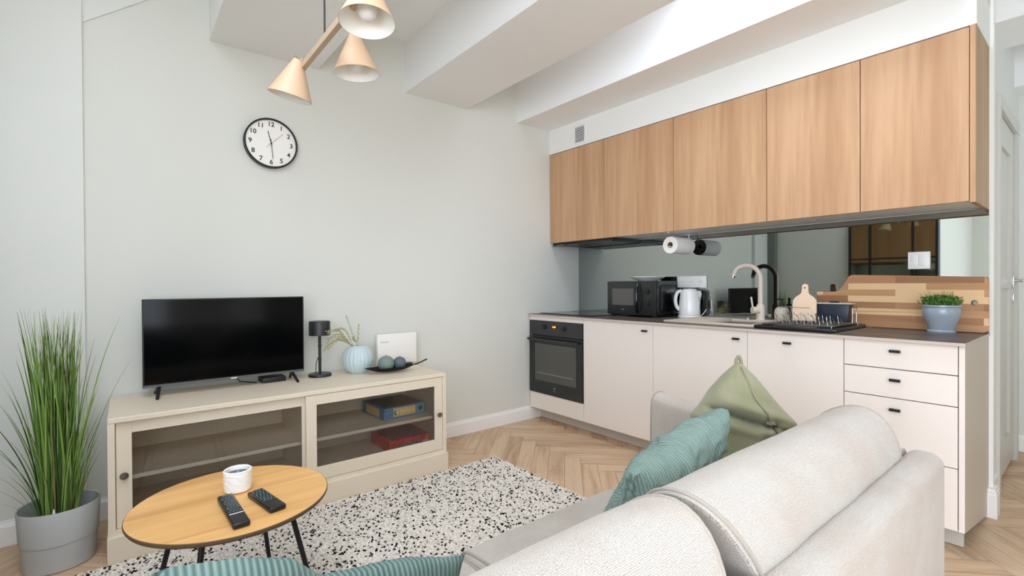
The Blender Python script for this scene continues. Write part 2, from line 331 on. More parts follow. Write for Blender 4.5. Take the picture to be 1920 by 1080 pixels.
# left side: solid wall near, wide room behind the camera
struct('wall_left', bx(-2.9, -.60, 1.19, YW + .2, 0, CEIL + .05), M['wall'])
bm = bmesh.new(); box(bm, -2.7, -2.55, -3.9, -3.1, 0, CEIL); box(bm, -2.7, -2.55, .1, 1.2, 0, CEIL); box(bm, -2.7, -2.55, -3.1, .1, 0, .25); box(bm, -2.7, -2.55, -3.1, .1, 2.6, CEIL); struct('wall_left_window', bm, M['wall2'])
bm = bmesh.new(); box(bm, -2.7, -2.55, -3.9, -3.75, 0, CEIL); box(bm, .55, 1.4, -3.9, -3.75, 0, CEIL); box(bm, -2.55, -2.05, -3.9, -3.75, 0, CEIL); box(bm, -2.05, .55, -3.9, -3.75, 0, .12); box(bm, -2.05, .55, -3.9, -3.75, 2.6, CEIL); struct('wall_front', bm, M['wall2'])
def window(name, horizontal, a0, a1, z0, z1, c):
    bm = bmesh.new(); f = (lambda p, q, r_, s: box(bm, c - .03, c + .03, p, q, r_, s)) if horizontal == 'y' else (lambda p, q, r_, s: box(bm, p, q, c - .03, c + .03, r_, s))
    f(a0, a0 + .06, z0, z1); f(a1 - .06, a1, z0, z1); f(a0, a1, z0, z0 + .06); f(a0, a1, z1 - .06, z1)
    for t in (1 / 3, 2 / 3): f(a0 + (a1 - a0) * t - .035, a0 + (a1 - a0) * t + .035, z0, z1)
    struct(name, bm, M['base'])
window('added_window_1', 'y', -3.1, .1, .25, 2.6, -2.62); window('added_window_2', 'x', -2.05, .55, .12, 2.6, -3.82)  # unseen windows, invented to let light into the room
struct('ceiling', bx(-2.9, 5.0, -4.0, 3.3, CEIL, CEIL + .1), M['white'])
for nm, a, b in (('trim_1', .365, .93), ('trim_2', 1.508, 2.012), ('trim_3', 2.509, XW + .02)):
    struct(nm, bx(a, b, (YE if nm == 'trim_3' else -3.76), YW + .01, ZB, CEIL + .01), M['white'])
struct('trim_5', bx(3.476, 3.898, -.96, .40, ZB, CEIL + .01), M['white']); struct('trim_6', bx(4.366, 4.61, -.96, .40, ZB - .1, CEIL + .01), M['white'])
struct('trim_7', bx(XU, XW + .01, YE - .002, YW + .01, 2.233, ZB + .001), M['bulk'])
struct('trim_8', bx(XU + .001, XW + .01, YE - .003, YE + .2, ZB - .01, CEIL), M['wall2'])
def skirting(name, pts, h=.107, t=.014):
    # profile extruded along a floor polyline, thickness to the left of travel
    for (x0, y0), (x1, y1) in zip(pts, pts[1:]):
        bm = bmesh.new(); d = Vector((x1 - x0, y1 - y0, 0)); Ln = d.length; d.normalize(); nrm = Vector((-d.y, d.x, 0))
        prof = [(0, 0), (t, 0), (t, h * .78), (t * .8, h * .82), (t * .8, h * .86), (t * .45, h * .9), (t * .35, h), (0, h)]
        A = [bm.verts.new(Vector((x0, y0, 0)) + nrm * a_ + Vector((0, 0, b_))) for a_, b_ in prof]; Bq = [bm.verts.new(Vector((x1, y1, 0)) + nrm * a_ + Vector((0, 0, b_))) for a_, b_ in prof]
        bm.faces.new(A); bm.faces.new(Bq[::-1])
        for i in range(len(prof)): bm.faces.new((A[i], Bq[i], Bq[(i + 1) % 8], A[(i + 1) % 8]))
        struct(name, bm, M['base'])
skirting('baseboard_back', [(2.745, YW), (-.147, YW)]); skirting('baseboard_left', [(-.147, YW - .043), (-.60, YW - .043)])
bm = bmesh.new()
def ell(bm, d, z0, z1): prism(bm, [(XW - .001, .385), (XW - .001 - d, .385), (XW - .001 - d, .353 - d * .4), (XW + .05, .353 - d * .4), (XW + .05, .3535), (XW - .001, .3535)], 'z', z0, z1)
ell(bm, .046, 0, .104); ell(bm, .040, .1042, .120); ell(bm, .031, .1202, .134); struct('baseboard_right', bm, M['base'])
skirting('baseboard_hall', [(4.60, -.95), (4.60, .385)])
bm = bmesh.new(); box(bm, 3.3, 3.62, .372, .386, 0, .10); struct('baseboard_door', bm, M['base'])
# hall door with moulded panels, casing and handle
dr = obj('door_1', bmesh.new(), M['door']); dr['kind'] = 'structure'
bm = bmesh.new(); Y0, Y1 = .385, .425
box(bm, 3.66, 3.735, Y0, Y1, .02, 2.035); box(bm, 4.175, 4.33, Y0, Y1, .02, 2.035); box(bm, 3.735, 4.175, Y0, Y1, 1.88, 2.035); box(bm, 3.735, 4.175, Y0, Y1, 1.08, 1.15); box(bm, 3.735, 4.175, Y0, Y1, .02, .20)
box(bm, 3.735, 4.175, Y0 + .014, Y1, .2, 1.08); box(bm, 3.735, 4.175, Y0 + .014, Y1, 1.15, 1.88)
obj('door_leaf', bm, M['door'], dr)
bm = bmesh.new(); box(bm, 3.60, 3.655, .368, .4395, 0, 2.04); box(bm, 4.335, 4.42, .368, .4395, 0, 2.04); box(bm, 3.60, 4.42, .366, .4395, 2.04, 2.115); obj('door_frame', bm, M['door'], dr)
bm = bmesh.new(); box(bm, 4.28, 4.315, .378, .386, 1.08, 1.16, .002); box(bm, 4.28, 4.315, .378, .386, .99, 1.045, .002); tube(bm, [(4.297, .38, 1.125), (4.297, .335, 1.125), (4.285, .325, 1.125), (4.19, .325, 1.125)], .009); obj('door_handle', bm, M['chrome'], dr, True)

# black framed mirrored wardrobe on the left wall (seen in the splashback)
wd = thing('wardrobe', 'tall wardrobe with black grid framed mirrored doors on the left wall', 'wardrobe', (-.60, 1.62, 0))
m = M['wardglass'] = mat('smoked mirror glass', (168, 162, 142), .04, 1)
obj('body', bx(.001, .04, -.42, .42, 0, 2.2), M['black'], wd); obj('glass_panel', bx(.04, .046, -.40, .40, .02, 2.18), m, wd)
bm = bmesh.new()
for y in (-.41, -.20, .205, .41): box(bm, .04, .06, y - .012, y + .012, 0, 2.2)
for z in (.02, .55, 1.08, 1.40, 1.88, 2.18): box(bm, .04, .058, -.42, .42, z - .01, z + .01)
obj('grid_frame', bm, M['black'], wd); obj('handle', bx(.058, .09, -.36, -.33, 1.0, 1.12, .004), M['chrome'], wd)
bm = bmesh.new(); box(bm, -.62, -.52, 2.9, YW - .045, 0, CEIL); struct('wall_left_pier', bm, M['far'])

# ------------------------------------------------------------------ kitchen
def handle(parent, x, y, z, w_=.04):
    bm = bmesh.new(); box(bm, x - .022, x - .012, y - w_ / 2, y + w_ / 2, z - .006, z + .006, .002); box(bm, x - .014, x, y - w_ / 2 + .006, y - w_ / 2 + .012, z - .004, z + .004); box(bm, x - .014, x, y + w_ / 2 - .012, y + w_ / 2 - .006, z - .004, z + .004)
    return obj('handle', bm, M['black'], parent)
def base_cabinet(label, y1, y0, name='base_cabinet', cat='cabinet'):
    t = thing(name, label, cat, (XL + .3, (y0 + y1) / 2, 0)); w_ = y1 - y0
    return t, w_
ZT = .857; Z2 = .103; G = .0015
# oven housing
t, w_ = base_cabinet('beige oven housing cabinet at the corner with the grey wall', EDG[0], EDG[1])
obj('body', bx(-.28, .29, -w_ / 2, w_ / 2, Z2, .23), M['carc'], t); obj('drawer_front', bx(-.30, -.281, -w_ / 2 + G, w_ / 2 - G, Z2, .233, .001), M['front'], t); obj('top_rail', bx(-.30, -.281, -w_ / 2 + G, w_ / 2 - G, .826, ZT, .001), M['front'], t)
for s_ in (-1, 1): obj('side_panel', bx(-.28, .29, s_ * (w_ / 2 - .008) - .008, s_ * (w_ / 2 - .008) + .008, .2305, ZT), M['carc'], t)
# oven
ov = thing('oven', 'black built in oven with glass door and lit orange clock', 'oven', (XL, (EDG[0] + EDG[1]) / 2, .236)); W2 = .297
obj('body', bx(.004, .50, -.27, .27, .005, .585), M['rubber'], ov); pn = obj('control_panel', bx(-.006, .004, -W2, W2, .472, .588, .002), mat('oven panel', (44, 45, 46), .3), ov)
dk = mat('oven black glass', (34, 35, 36), .16)
bm = bmesh.new(); box(bm, -.010, .003, -W2, W2, .002, .466, .003); dor = obj('door', bm, dk, ov)
m = mat('oven window glass', (98, 98, 94), .12, .6); obj('window', bx(-.0115, -.0095, -.235, .225, .105, .405, .0005), m, dor)
obj('rack', bx(-.0125, -.0112, -.20, .20, .165, .169), mat('oven rack', (150, 150, 146), .4), dor)
bm = bmesh.new(); tube(bm, [(-.048, -.27, .44), (-.048, .27, .44)], .011, 12); box(bm, -.048, -.008, -.262, -.246, .433, .447); box(bm, -.048, -.008, .246, .262, .433, .447); obj('handle', bm, dk, ov, True)
for y in (-.105, .115):
    bm = lathe(bmesh.new(), [(.0, 0), (.017, 0), (.016, .018), (.014, .02), (0, .02)], 24); bm.transform(Matrix.Translation((-.006, y, .54)) @ Matrix.Rotation(-PI / 2, 4, 'Y')); obj('knob', bm, M['rubber'], ov, True)
m = mat('amber clock digits', (255, 150, 40), .5); B(m).inputs['Emission Color'].default_value = lin((255, 150, 50)); B(m).inputs['Emission Strength'].default_value = 3.5
RX = Matrix(((0, 0, -1, 0), (-1, 0, 0, 0), (0, 1, 0, 0), (0, 0, 0, 1)))   # text plane facing -x
obj('display', bx(-.0075, -.0058, -.03, .04, .532, .556), mat('display glass', (60, 34, 18), .2), pn)
bm = text_into(bmesh.new(), '11:29', .018, Matrix.Translation((-.0082, .005, .545)) @ RX); obj('clock_digits', bm, m, pn)
bm = bmesh.new(); 
for a in (0, PI / 2): 
    b2 = bx(-.0008, .0, -.009, .009, -.0012, .0012); b2.transform(Matrix.Translation((-.0104, 0, .062)) @ Matrix.Rotation(a + PI / 4, 4, 'X')); me_ = bpy.data.meshes.new('x'); b2.to_mesh(me_); b2.free(); bm.from_mesh(me_)
box(bm, -.0108, -.0102, -.010, .010, .040, .0425); obj('logo', bm, M['greymark'], dor)
# door cabinets
for (y1, y0, lab, hy) in ((EDG[1], EDG[2], 'beige base cabinet door right beside the oven, below the microwave', 1.893), (EDG[2], EDG[3], 'beige base cabinet door below the sink, behind the green cushion', 1.294), (EDG[3], EDG[4], 'narrow beige base cabinet door between sink cabinet and drawers', 1.031)):
    t, w_ = base_cabinet(lab, y1, y0); c = (y0 + y1) / 2
    bm = bmesh.new(); box(bm, -.28, .29, -w_ / 2, w_ / 2, Z2, .70); box(bm, -.28, -.23, -w_ / 2, w_ / 2, .70, .79); obj('body', bm, M['carc'], t); d_ = obj('door', bx(-.30, -.281, -w_ / 2 + G, w_ / 2 - G, Z2, ZT, .001), M['front'], t)
    handle(d_, -.30, hy - c, .813)
t, w_ = base_cabinet('beige drawer cabinet with four fronts at the open end of the kitchen', EDG[4], EDG[5], 'drawer_cabinet'); c = (EDG[4] + EDG[5]) / 2
obj('body', bx(-.28, .29, -w_ / 2, w_ / 2, Z2, ZT - .01), M['rubber'], t)
for z1, z0 in ((ZT, .739), (.735, .611), (.607, .359), (.355, Z2)):
    d_ = obj('drawer', bx(-.30, -.281, -w_ / 2 + .002, w_ / 2 - .002, z0, z1, .001), M['front'], t); handle(d_, -.30, .004, {ZT: .817, .735: .690, .607: .560, .355: .308}[z1])
tag(obj('end_panel', bx(0, .60, -.0095, .0095, 0.0, .857, .001), [M['panel']]), 'shade-toned beige panel closing the end of the base cabinets', 'panel', (XL - .001, YE + .0095, 0))
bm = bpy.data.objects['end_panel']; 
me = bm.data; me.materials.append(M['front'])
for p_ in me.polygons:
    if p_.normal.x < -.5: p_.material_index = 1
# the panel stops above the recessed plinth at its front
for v in me.vertices:
    if v.co.x < .05 and v.co.z < .05: v.co.z += Z2 if v.co.x < .05 else 0
tag(obj('plinth', bx(0, .02, EDG[5] - 1.7, EDG[0] - 1.7, .002, Z2), M['carc']), 'pale plinth board under the base cabinets', 'plinth', (2.74, 1.7, 0))
# worktop
wt = thing('worktop', 'dark wood effect worktop with pale front edge over the base cabinets', 'worktop', (2.608, YE, 0)); Lw = YW - YE - .001
obj('slab', bx(0, XW - 2.608 - .002, -.004, Lw, .859, .8725, .001), M['topedge'], wt); obj('surface', bx(.0015, XW - 2.608 - .003, -.003, Lw, .8726, ZC), M['worktop'], wt)
obj('joint', bx(.002, .6, .455, .459, .8735, ZC + .0004), M['topedge'], wt)
obj('upstand', bx(XW - 2.608 - .008, XW - 2.608 - .002, .0, .012, ZC, .905), M['nickel'], wt)
# wall cabinets
dsc = ['oak wall cabinet in the corner, above the black extractor hood', 'oak wall cabinet second from the grey wall', 'middle oak wall cabinet, above the paper towel', 'oak wall cabinet above the tap and soap', 'oak wall cabinet at the open end, above the light switch']
for i in range(5):
    y1, y0 = EDG[i], EDG[i + 1]; c = (y0 + y1) / 2; w_ = y1 - y0
    t = thing('wall_cabinet', dsc[i], 'cabinet', (XU + .18, c, 1.4715), 0, 'oak wall cabinets')
    obj('body', bx(-.158, .182, -w_ / 2, w_ / 2, .004, .755), M['steel'], t); obj('door', bx(-.18, -.160, -w_ / 2 + .002, w_ / 2 - .002, .0, .7555, .0008), M['oak'], t)
o = obj('wall_cabinet_panel', bx(0, .363, -.0095, .0095, 0, .767, .0005), [M['oakshade'], M['oak']])
for p_ in o.data.polygons:
    if p_.normal.x < -.5: p_.material_index = 1
tag(o, 'oak side panel at the open end of the wall cabinets', 'panel', (XU - .004, YE + .0095, 1.4645))
# hood
h = thing('extractor_hood', 'black built in extractor hood under the corner wall cabinets', 'hood', (XU + .02, 2.70, 1.448))
obj('body', bx(.0, .33, -.33, .32, .004, .022), M['rubber'], h); obj('front_strip', bx(-.006, .02, -.33, .32, -.002, .008), M['blackgloss'], h)
for k in range(5): obj('button', bx(-.0075, -.0055, .20 + k * .016, .208 + k * .016, .001, .005), M['chrome'], h)
obj('filter', bx(.04, .30, -.30, .29, -.001, .004), M['dark'], h)
# splashback mirror
tag(obj('mirror_splashback', bx(-.007, 0, YE - .0 - 1.7, YW - 1.7 - .002, ZC + .001, 1.4705), M['mirror']), 'grey tinted mirror splashback between worktop and wall cabinets', 'mirror', (XW - .0005, 1.7, 0))
XM = XW - .0075
# vent
v = thing('vent_grille', 'small white slatted vent grille on the bulkhead above the wall cabinets', 'vent', (XU, 2.683, 2.325))
obj('frame', bx(-.006, -.0005, -.064, .064, -.076, .076, .002), M['plastic'], v); obj('opening', bx(-.0068, -.006, -.048, .048, -.058, .058), M['dark'], v)
for k in range(9): 
    bm = bx(-.010, -.006, -.048, .048, -.0028, .0028); bm.transform(Matrix.Translation((0, 0, -.05 + k * .0125))); obj('slat', bm, M['plastic'], v)
# hob
hb = thing('hob', 'black glass ceramic hob set in the worktop left of the microwave', 'hob', (2.98, 2.74, ZC)); obj('glass', bx(-.25, .235, -.29, .28, .0002, .006, .002), M['blackgloss'], hb)
for cx, cy, r_ in ((-.12, -.14, .09), (-.12, .14, .07), (.12, -.14, .07), (.12, .14, .09)):
    obj('zone_ring', tube(bmesh.new(), [(cx + r_ * math.cos(a * PI / 24), cy + r_ * math.sin(a * PI / 24), .0062) for a in range(48)], .0006, 4, True), M['dark'], hb)
# microwave
mw = thing('microwave', 'black microwave oven on the worktop beside the hob', 'microwave', (2.93, 2.24, ZC)); my = .2155
obj('body', bx(.012, .285, -my, my, .012, .265, .008), mat('microwave shell', (24, 24, 25), .22), mw, True)
bm = bmesh.new(); box(bm, .05, .26, -my - .004, -my + .004, .045, .232, .01); obj('side_vent', bm, mat('microwave side recess', (10, 10, 11), .3), mw, True)
d_ = obj('door', bx(-.008, .013, -.085, my, .014, .263, .006), mat('microwave door', (40, 42, 43), .3), mw, True); obj('window', bx(-.0098, -.007, -.035, .165, .085, .21, .001), mat('microwave window', (92, 88, 86), .3), d_)
obj('logo', bx(-.0092, -.0078, .055, .08, .052, .056), M['greymark'], d_)
bm = bmesh.new(); tube(bm, spline([(-.010, -.068, .245), (-.030, -.075, .20), (-.034, -.077, .14), (-.030, -.075, .08), (-.010, -.068, .03)], 8), .010, 10); obj('handle', bm, M['blackgloss'], d_, True)
obj('control_panel', bx(-.008, .013, -my, -.088, .014, .263, .006), mat('microwave panel', (34, 35, 36), .3), mw, True)
for z in (.19, .105):
    bm = lathe(bmesh.new(), [(0, 0), (.021, 0), (.019, .016), (0, .016)], 24); box(bm, -.003, .003, -.02, .02, .012, .024); bm.transform(Matrix.Translation((-.008, -.155, z)) @ Matrix.Rotation(-PI / 2, 4, 'Y')); obj('knob', bm, M['rubber'], mw, True)
for a_, b_ in ((.03, -.19), (.03, .19), (.26, -.19), (.26, .19)): obj('foot', bx(a_ - .012, a_ + .012, b_ - .012, b_ + .012, .0005, .013), M['rubber'], mw)
bm = lathe(bmesh.new(), [(0, 0), (.070, 0), (.074, .004), (.105, .014), (.132, .030), (.133, .033), (.105, .019), (.07, .008), (0, .008)], 48); tag(obj('plate', bm, M['ceramic'], None, True), 'white dinner plate lying on top of the microwave', 'plate', (3.07, 2.19, ZC + .2655))
# kettle
k_ = thing('kettle', 'white electric kettle standing between microwave and sink', 'kettle', (3.138, 1.887, ZC), math.radians(-51))
obj('base', lathe(bmesh.new(), [(0, 0.0005), (.078, .0005), (.08, .01), (.074, .02), (0, .02)], 40), M['plastic'], k_, True)
bm = lathe(bmesh.new(), [(0, .021), (.073, .021), (.0745, .03), (.070, .10), (.062, .17), (.056, .192), (.0, .192)], 48); 
for v_ in bm.verts:
    if v_.co.z > .17 and v_.co.x > .045 and abs(v_.co.y) < .03: v_.co.x += .022
obj('jug', bm, mat('glossy white plastic', (232, 232, 233), .18), k_, True)
obj('lid', lathe(bmesh.new(), [(0, .192), (.052, .192), (.046, .204), (0, .208)], 40), M['plastic'], k_, True)
bm = tube(bmesh.new(), spline([(-.05, 0, .190), (-.078, 0, .184), (-.094, 0, .14), (-.090, 0, .09), (-.070, 0, .055)], 8), [.013] * 33, 12); obj('handle', bm, mat('kettle handle plastic', (216, 217, 219), .25), k_, True)
bm = bx(-.011, .011, -.075, -.060, .06, .15, .004); bm.transform(Matrix.Rotation(math.radians(66), 4, 'Z')); obj('water_gauge', bm, mat('gauge plastic', (150, 152, 156), .2), k_, True); obj('switch', bx(-.088, -.070, -.012, .012, .030, .042, .002), M['dark'], k_)
bm = tube(bmesh.new(), spline([(.072, -.01, .012), (.09, -.012, .028), (.112, -.01, .060), (.110, .015, .045), (.078, .03, .006)], 8), .0028, 8); obj('cord', bm, M['plastic'], k_, True)
# sink
sk = thing('sink', 'beige composite inset sink with drainer, below the tap', 'sink', (2.69, 1.48, ZC)); bm = bmesh.new()
def rim(bm, x0, x1, y0, y1, hx0, hx1, hy0, hy1, z0, z1):
    box(bm, x0, hx0, y0, y1, z0, z1, .003); box(bm, hx1, x1, y0, y1, z0, z1, .003); box(bm, hx0 - .002, hx1 + .002, y0, hy0, z0, z1, .003); box(bm, hx0 - .002, hx1 + .002, hy1, y1, z0, z1, .003)
rim(bm, -.0, .53, -.255, .32, .05, .37, -.205, .06, .0005, .013); obj('rim', bm, M['sinkstone'], sk, True)
bm = bmesh.new(); box(bm, .05, .37, -.205, -.201, -.15, .008); box(bm, .05, .37, .056, .06, -.15, .008); box(bm, .05, .054, -.205, .06, -.15, .008); box(bm, .366, .37, -.205, .06, -.15, .008); box(bm, .05, .37, -.205, .06, -.154, -.15); obj('basin', bm, M['sinkstone'], sk)
bm = bmesh.new()
for k in range(7): box(bm, .08 + k * .05, .086 + k * .05, .09, .29, .013, .0155, .001)
obj('drainer_ribs', bm, M['sinkstone'], sk); bm = lathe(bmesh.new(), [(0, .013), (.02, .013), (.02, .018), (.012, .019), (.012, .026), (0, .027)], 24); bm.transform(Matrix.Translation((.40, -.03, 0))); obj('drain_knob', bm, M['chrome'], sk, True)
# tap
tp = thing('tap', 'beige swan neck kitchen tap standing at the back of the sink', 'tap', (3.115, 1.383, ZC + .0135))
obj('base', lathe(bmesh.new(), [(0, 0), (.029, 0), (.029, .004), (.025, .008), (.025, .085), (.017, .10), (0, .10)], 32), M['tap'], tp, True)
sp = [(0, 0, .09), (0, 0, .26)] + [(-.015 * (1 - math.cos(a)), .082 * (1 - math.cos(a)), .26 + .085 * math.sin(a)) for a in [PI * q / 8 for q in range(1, 7)]]; sp.append((-.026, .158, .283))
bm = tube(bmesh.new(), spline([Vector(p) for p in sp], 6), .0145, 16); obj('spout', bm, M['tap'], tp, True)
bm = tube(bmesh.new(), [(-.026, .158, .284), (-.027, .163, .268)], .0115, 16); obj('aerator', bm, M['chrome'], tp, True)
bm = tube(bmesh.new(), [(-.02, .0, .062), (-.055, .028, .062)], .021, 20); obj('lever_housing', bm, M['tap'], tp, True); bm = tube(bmesh.new(), [(-.050, .024, .07), (-.056, .032, .145)], .0055, 10); obj('lever', bm, M['tap'], tp, True)
# paper towel
pt = thing('paper_towel_roll', 'white paper towel roll hanging under the middle wall cabinet', 'paper towel', (2.93, 1.905, 1.385))
def ring_x(bm, x0, x1, r0, r1, seg=48):
    lathe(bm, [(r0, x0), (r1, x0), (r1, x1), (r0, x1), (r0, x0)], seg, caps=False)
bm = bmesh.new(); ring_x(bm, 0, .22, .0205, .0575); bm.transform(Matrix.Rotation(PI / 2, 4, 'Y')); obj('paper', bm, M['paper'], pt, True)
bm = bmesh.new(); ring_x(bm, -.001, .221, .017, .0205); bm.transform(Matrix.Rotation(PI / 2, 4, 'Y')); obj('core', bm, M['card'], pt, True)
ph = thing('towel_holder', 'thin white rod holder screwed under the cabinet, carrying the paper towel', 'holder', (2.93, 1.905, 1.385))
bm = tube(bmesh.new(), spline([(.236, 0, .0855), (.236, 0, .03), (.236, 0, -.006), (.22, 0, -.0115), (-.012, 0, -.0115)], 4), .004, 8); obj('rod', bm, M['plastic'], ph, True); obj('mounting_plate', bx(.215, .257, -.012, .012, .083, .0862), M['plastic'], ph)
tag(obj('cabinet_hook', lathe(bmesh.new(), [(0, -.012), (.004, -.010), (.005, 0), (0, 0)], 12), M['plastic']), 'tiny white knob under the cabinets left above the paper towel', 'hook', (2.90, 1.90, 1.4745))
# sockets and switch on the mirror
so = thing('triple_socket', 'white triple wall socket on the mirror behind the kettle', 'socket', (XM, 1.917, 1.131)); obj('plate', bx(-.010, -.0003, -.117, .117, -.042, .042, .003), M['plastic'], so, True)
for k in range(3):
    y = -.072 + k * .072; bm = lathe(bmesh.new(), [(0, -.006), (.017, -.006), (.019, .0), (.024, .0), (.024, .0015), (0, .0015)], 28); bm.transform(Matrix.Translation((-.0105, y, 0)) @ Matrix.Rotation(-PI / 2, 4, 'Y')); s_ = obj('socket', bm, M['plastic'], so, True)
    bm = bmesh.new(); box(bm, -.013, -.011, y - .0085, y - .0045, -.002, .002); box(bm, -.013, -.011, y + .0045, y + .0085, -.002, .002); obj('pin_holes', bm, M['dark'], s_)
sw = thing('light_switch', 'white double light switch on the mirror above the large board', 'switch', (XM, .628, 1.232)); obj('plate', bx(-.008, -.0003, -.045, .045, -.045, .045, .003), M['plastic'], sw, True)
for s in (-1, 1): obj('rocker', bx(-.013, -.008, -.0275 * (s < 0) + .0005 * (s > 0), -.0005 * (s < 0) + .0275 * (s > 0), -.028, .028, .002), M['plastic'], sw, True)
# large chopping board, leaning on the mirror
out = [(.378, 0), (.85, 0), (1.092, .0), (1.092, .19), (.993, .19), (.977, .197), (.958, .226), (.940, .268), (.928, .284), (.91, .2865), (.378, .2675), (.366, .255), (.364, .012)]
bm = prism(bmesh.new(), [(y - .72, z) for y, z in out], 'x', -.012, .012, .002)
bo = obj('chopping_board', bm, M['acacia']); bo.rotation_euler = (0, math.radians(4.0), 0)
tag(bo, 'large acacia chopping board with handle leaning on the mirror behind the blue pot', 'chopping board', (3.190, .72, ZC + .0015))
bm = lathe(bmesh.new(), [(0, 0), (.0125, 0), (.0125, .001), (0, .001)], 28); bm.transform(Matrix.Translation((-.0125, -.307, .142)) @ Matrix.Rotation(-PI / 2, 4, 'Y')); obj('hanging_hole', bm, M['dark'], bo)
bm = lathe(bmesh.new(), [(0, 0), (.010, 0), (.010, .0006), (0, .0006)], 28); bm.transform(Matrix.Translation((-.0137, -.310, .141)) @ Matrix.Rotation(-PI / 2, 4, 'Y')); obj('hole_backing', bm, M['nickel'], bo)
# blue pot and herb
bp = tag(obj('plant_pot', lathe(bmesh.new(), [(0, 0), (.053, 0), (.055, .008), (.049, .014), (.055, .04), (.070, .08), (.074, .105), (.070, .122), (.076, .126), (.076, .134), (.068, .134), (.064, .12), (.064, .105), (0, .105)], 56), M['pot'], None, True), 'glossy blue grey ceramic pot at the open end of the worktop', 'plant pot', (3.085, .517, ZC + .0005))
hr = thing('potted_herb', 'small bushy green herb growing in the blue grey pot', 'plant', (3.085, .517, ZC + .1065))
bm = bmesh.new()
for k in range(900):
    a = random.random() * 2 * PI; r_ = .060 * math.sqrt(random.random()); x, y = r_ * math.cos(a), r_ * math.sin(a); zt = .028 + .045 * random.random() * (1 - .3 * (r_ / .06) ** 2); lean = 1.0 + .45 * random.random()
    p = Vector((x * lean, y * lean, zt)); d = Vector((random.uniform(-1, 1), random.uniform(-1, 1), random.uniform(.0, 1.2))).normalized() * random.uniform(.009, .016); s = d.cross(Vector((random.random(), random.random(), random.random()))).normalized() * .0028
    bm.faces.new([bm.verts.new(p), bm.verts.new(p + d * .5 + s), bm.verts.new(p + d), bm.verts.new(p + d * .5 - s)])
for k in range(46):
    a = random.random() * 2 * PI; r_ = random.uniform(.02, .085); z = random.uniform(.06, .10); tube(bm, [(r_ * .4 * math.cos(a), r_ * .4 * math.sin(a), .01), (r_ * .8 * math.cos(a), r_ * .8 * math.sin(a), z * .7), (r_ * math.cos(a), r_ * math.sin(a), z)], .0007, 3)
obj('foliage', bm, M['herb'], hr); obj('soil', lathe(bmesh.new(), [(0, 0), (.062, 0), (.06, .006), (0, .008)], 28), mat('soil', (50, 40, 30), .95), hr)
# draining rack
ty = thing('drip_tray', 'black drip tray under the wire dish rack', 'tray', (2.79, 1.03, ZC)); tm = mat('black tray', (30, 30, 32), .35)
bm = bmesh.new(); box(bm, -.11, .33, -.19, .185, .0005, .007, .003); obj('floor_panel', bm, tm, ty, True)
rt = [(-.115, -.195, .014), (.335, -.195, .014), (.335, .19, .014), (-.115, .19, .014)]
bm = bmesh.new(); box(bm, -.122, -.106, -.197, .192, .001, .019, .006); box(bm, .326, .338, -.197, .192, .001, .019, .005); box(bm, -.118, .332, -.199, -.186, .001, .019, .005); box(bm, -.118, .332, .181, .194, .001, .019, .005); obj('raised_rim', bm, tm, ty, True)
rk = thing('dish_rack', 'chrome wire dish rack standing in the black tray', 'dish rack', (2.79, 1.03, ZC + .0075)); CH = mat('rack wire', (176, 174, 168), .3, 1); wr = .0016
bm = bmesh.new()
for z_, in ((.020,), ): tube(bm, [(-.09, -.17, z_), (.30, -.17, z_), (.30, .165, z_), (-.09, .165, z_)], wr, 6, True)
for y in (-.17, .165):
    for x in (-.09, .30): tube(bm, [(x, y, 0), (x, y, .02)], wr, 6)
obj('base_frame', bm, CH, rk, True)
bm = bmesh.new()
for x in (-.03, .05, .13, .21): tube(bm, [(x, -.17, .02), (x, .165, .02)], wr * .8, 6)
obj('floor_wires', bm, CH, rk, True)
for row, x in (('a', .0), ('b', .16)):
    for k in range(8):
        y = -.125 + k * .036; bm = tube(bmesh.new(), spline([(x, y, .02), (x + .004, y + .006, .045), (x + .026, y + .014, .066), (x + .046, y + .010, .045), (x + .050, y, .02)], 5), wr * .85, 6); obj('plate_loop', bm, CH, rk, True)
bm = tube(bmesh.new(), spline([(.285, -.168, .02), (.285, -.168, .098), (.26, -.168, .102), (.22, -.168, .102)], 3), wr, 6); tube(bm, [(.30, -.168, .10), (.30, .165, .10)], wr, 6); tube(bm, [(.30, .165, .10), (.12, .165, .10)], wr, 6); tube(bm, [(.30, .165, .02), (.30, .165, .10)], wr, 6); tube(bm, [(.12, .165, .02), (.12, .165, .10)], wr, 6); tube(bm, [(.22, -.168, .102), (.22, -.168, .02)], wr, 6)
tube(bm, [(.12, .165, .10), (.12, .0, .10)], wr, 6); tube(bm, [(.12, .0, .10), (.12, .0, .02)], wr, 6); obj('side_rail', bm, CH, rk, True)
# small board
sb = [(.058, 0), (.062, .06), (.060, .115), (.045, .135), (.018, .152), (.0145, .170), (.0155, .198), (.010, .206), (0, .209)]; pf = sb + [(-a, b) for a, b in sb[-2::-1]]
o = obj('serving_board', prism(bmesh.new(), [(y, z) for y, z in pf], 'x', -.006, .006, .0015), M['pink']); o.rotation_euler = (0, math.radians(6), 0); tag(o, 'small pale wooden board with round handle standing in the dish rack', 'chopping board', (2.985, 1.087, ZC + .031))
bm = lathe(bmesh.new(), [(0, 0), (.0042, 0), (.0042, .0008), (0, .0008)], 16); bm.transform(Matrix.Translation((-.0062, 0, .186)) @ Matrix.Rotation(-PI / 2, 4, 'Y')); obj('hanging_hole', bm, M['dark'], o)
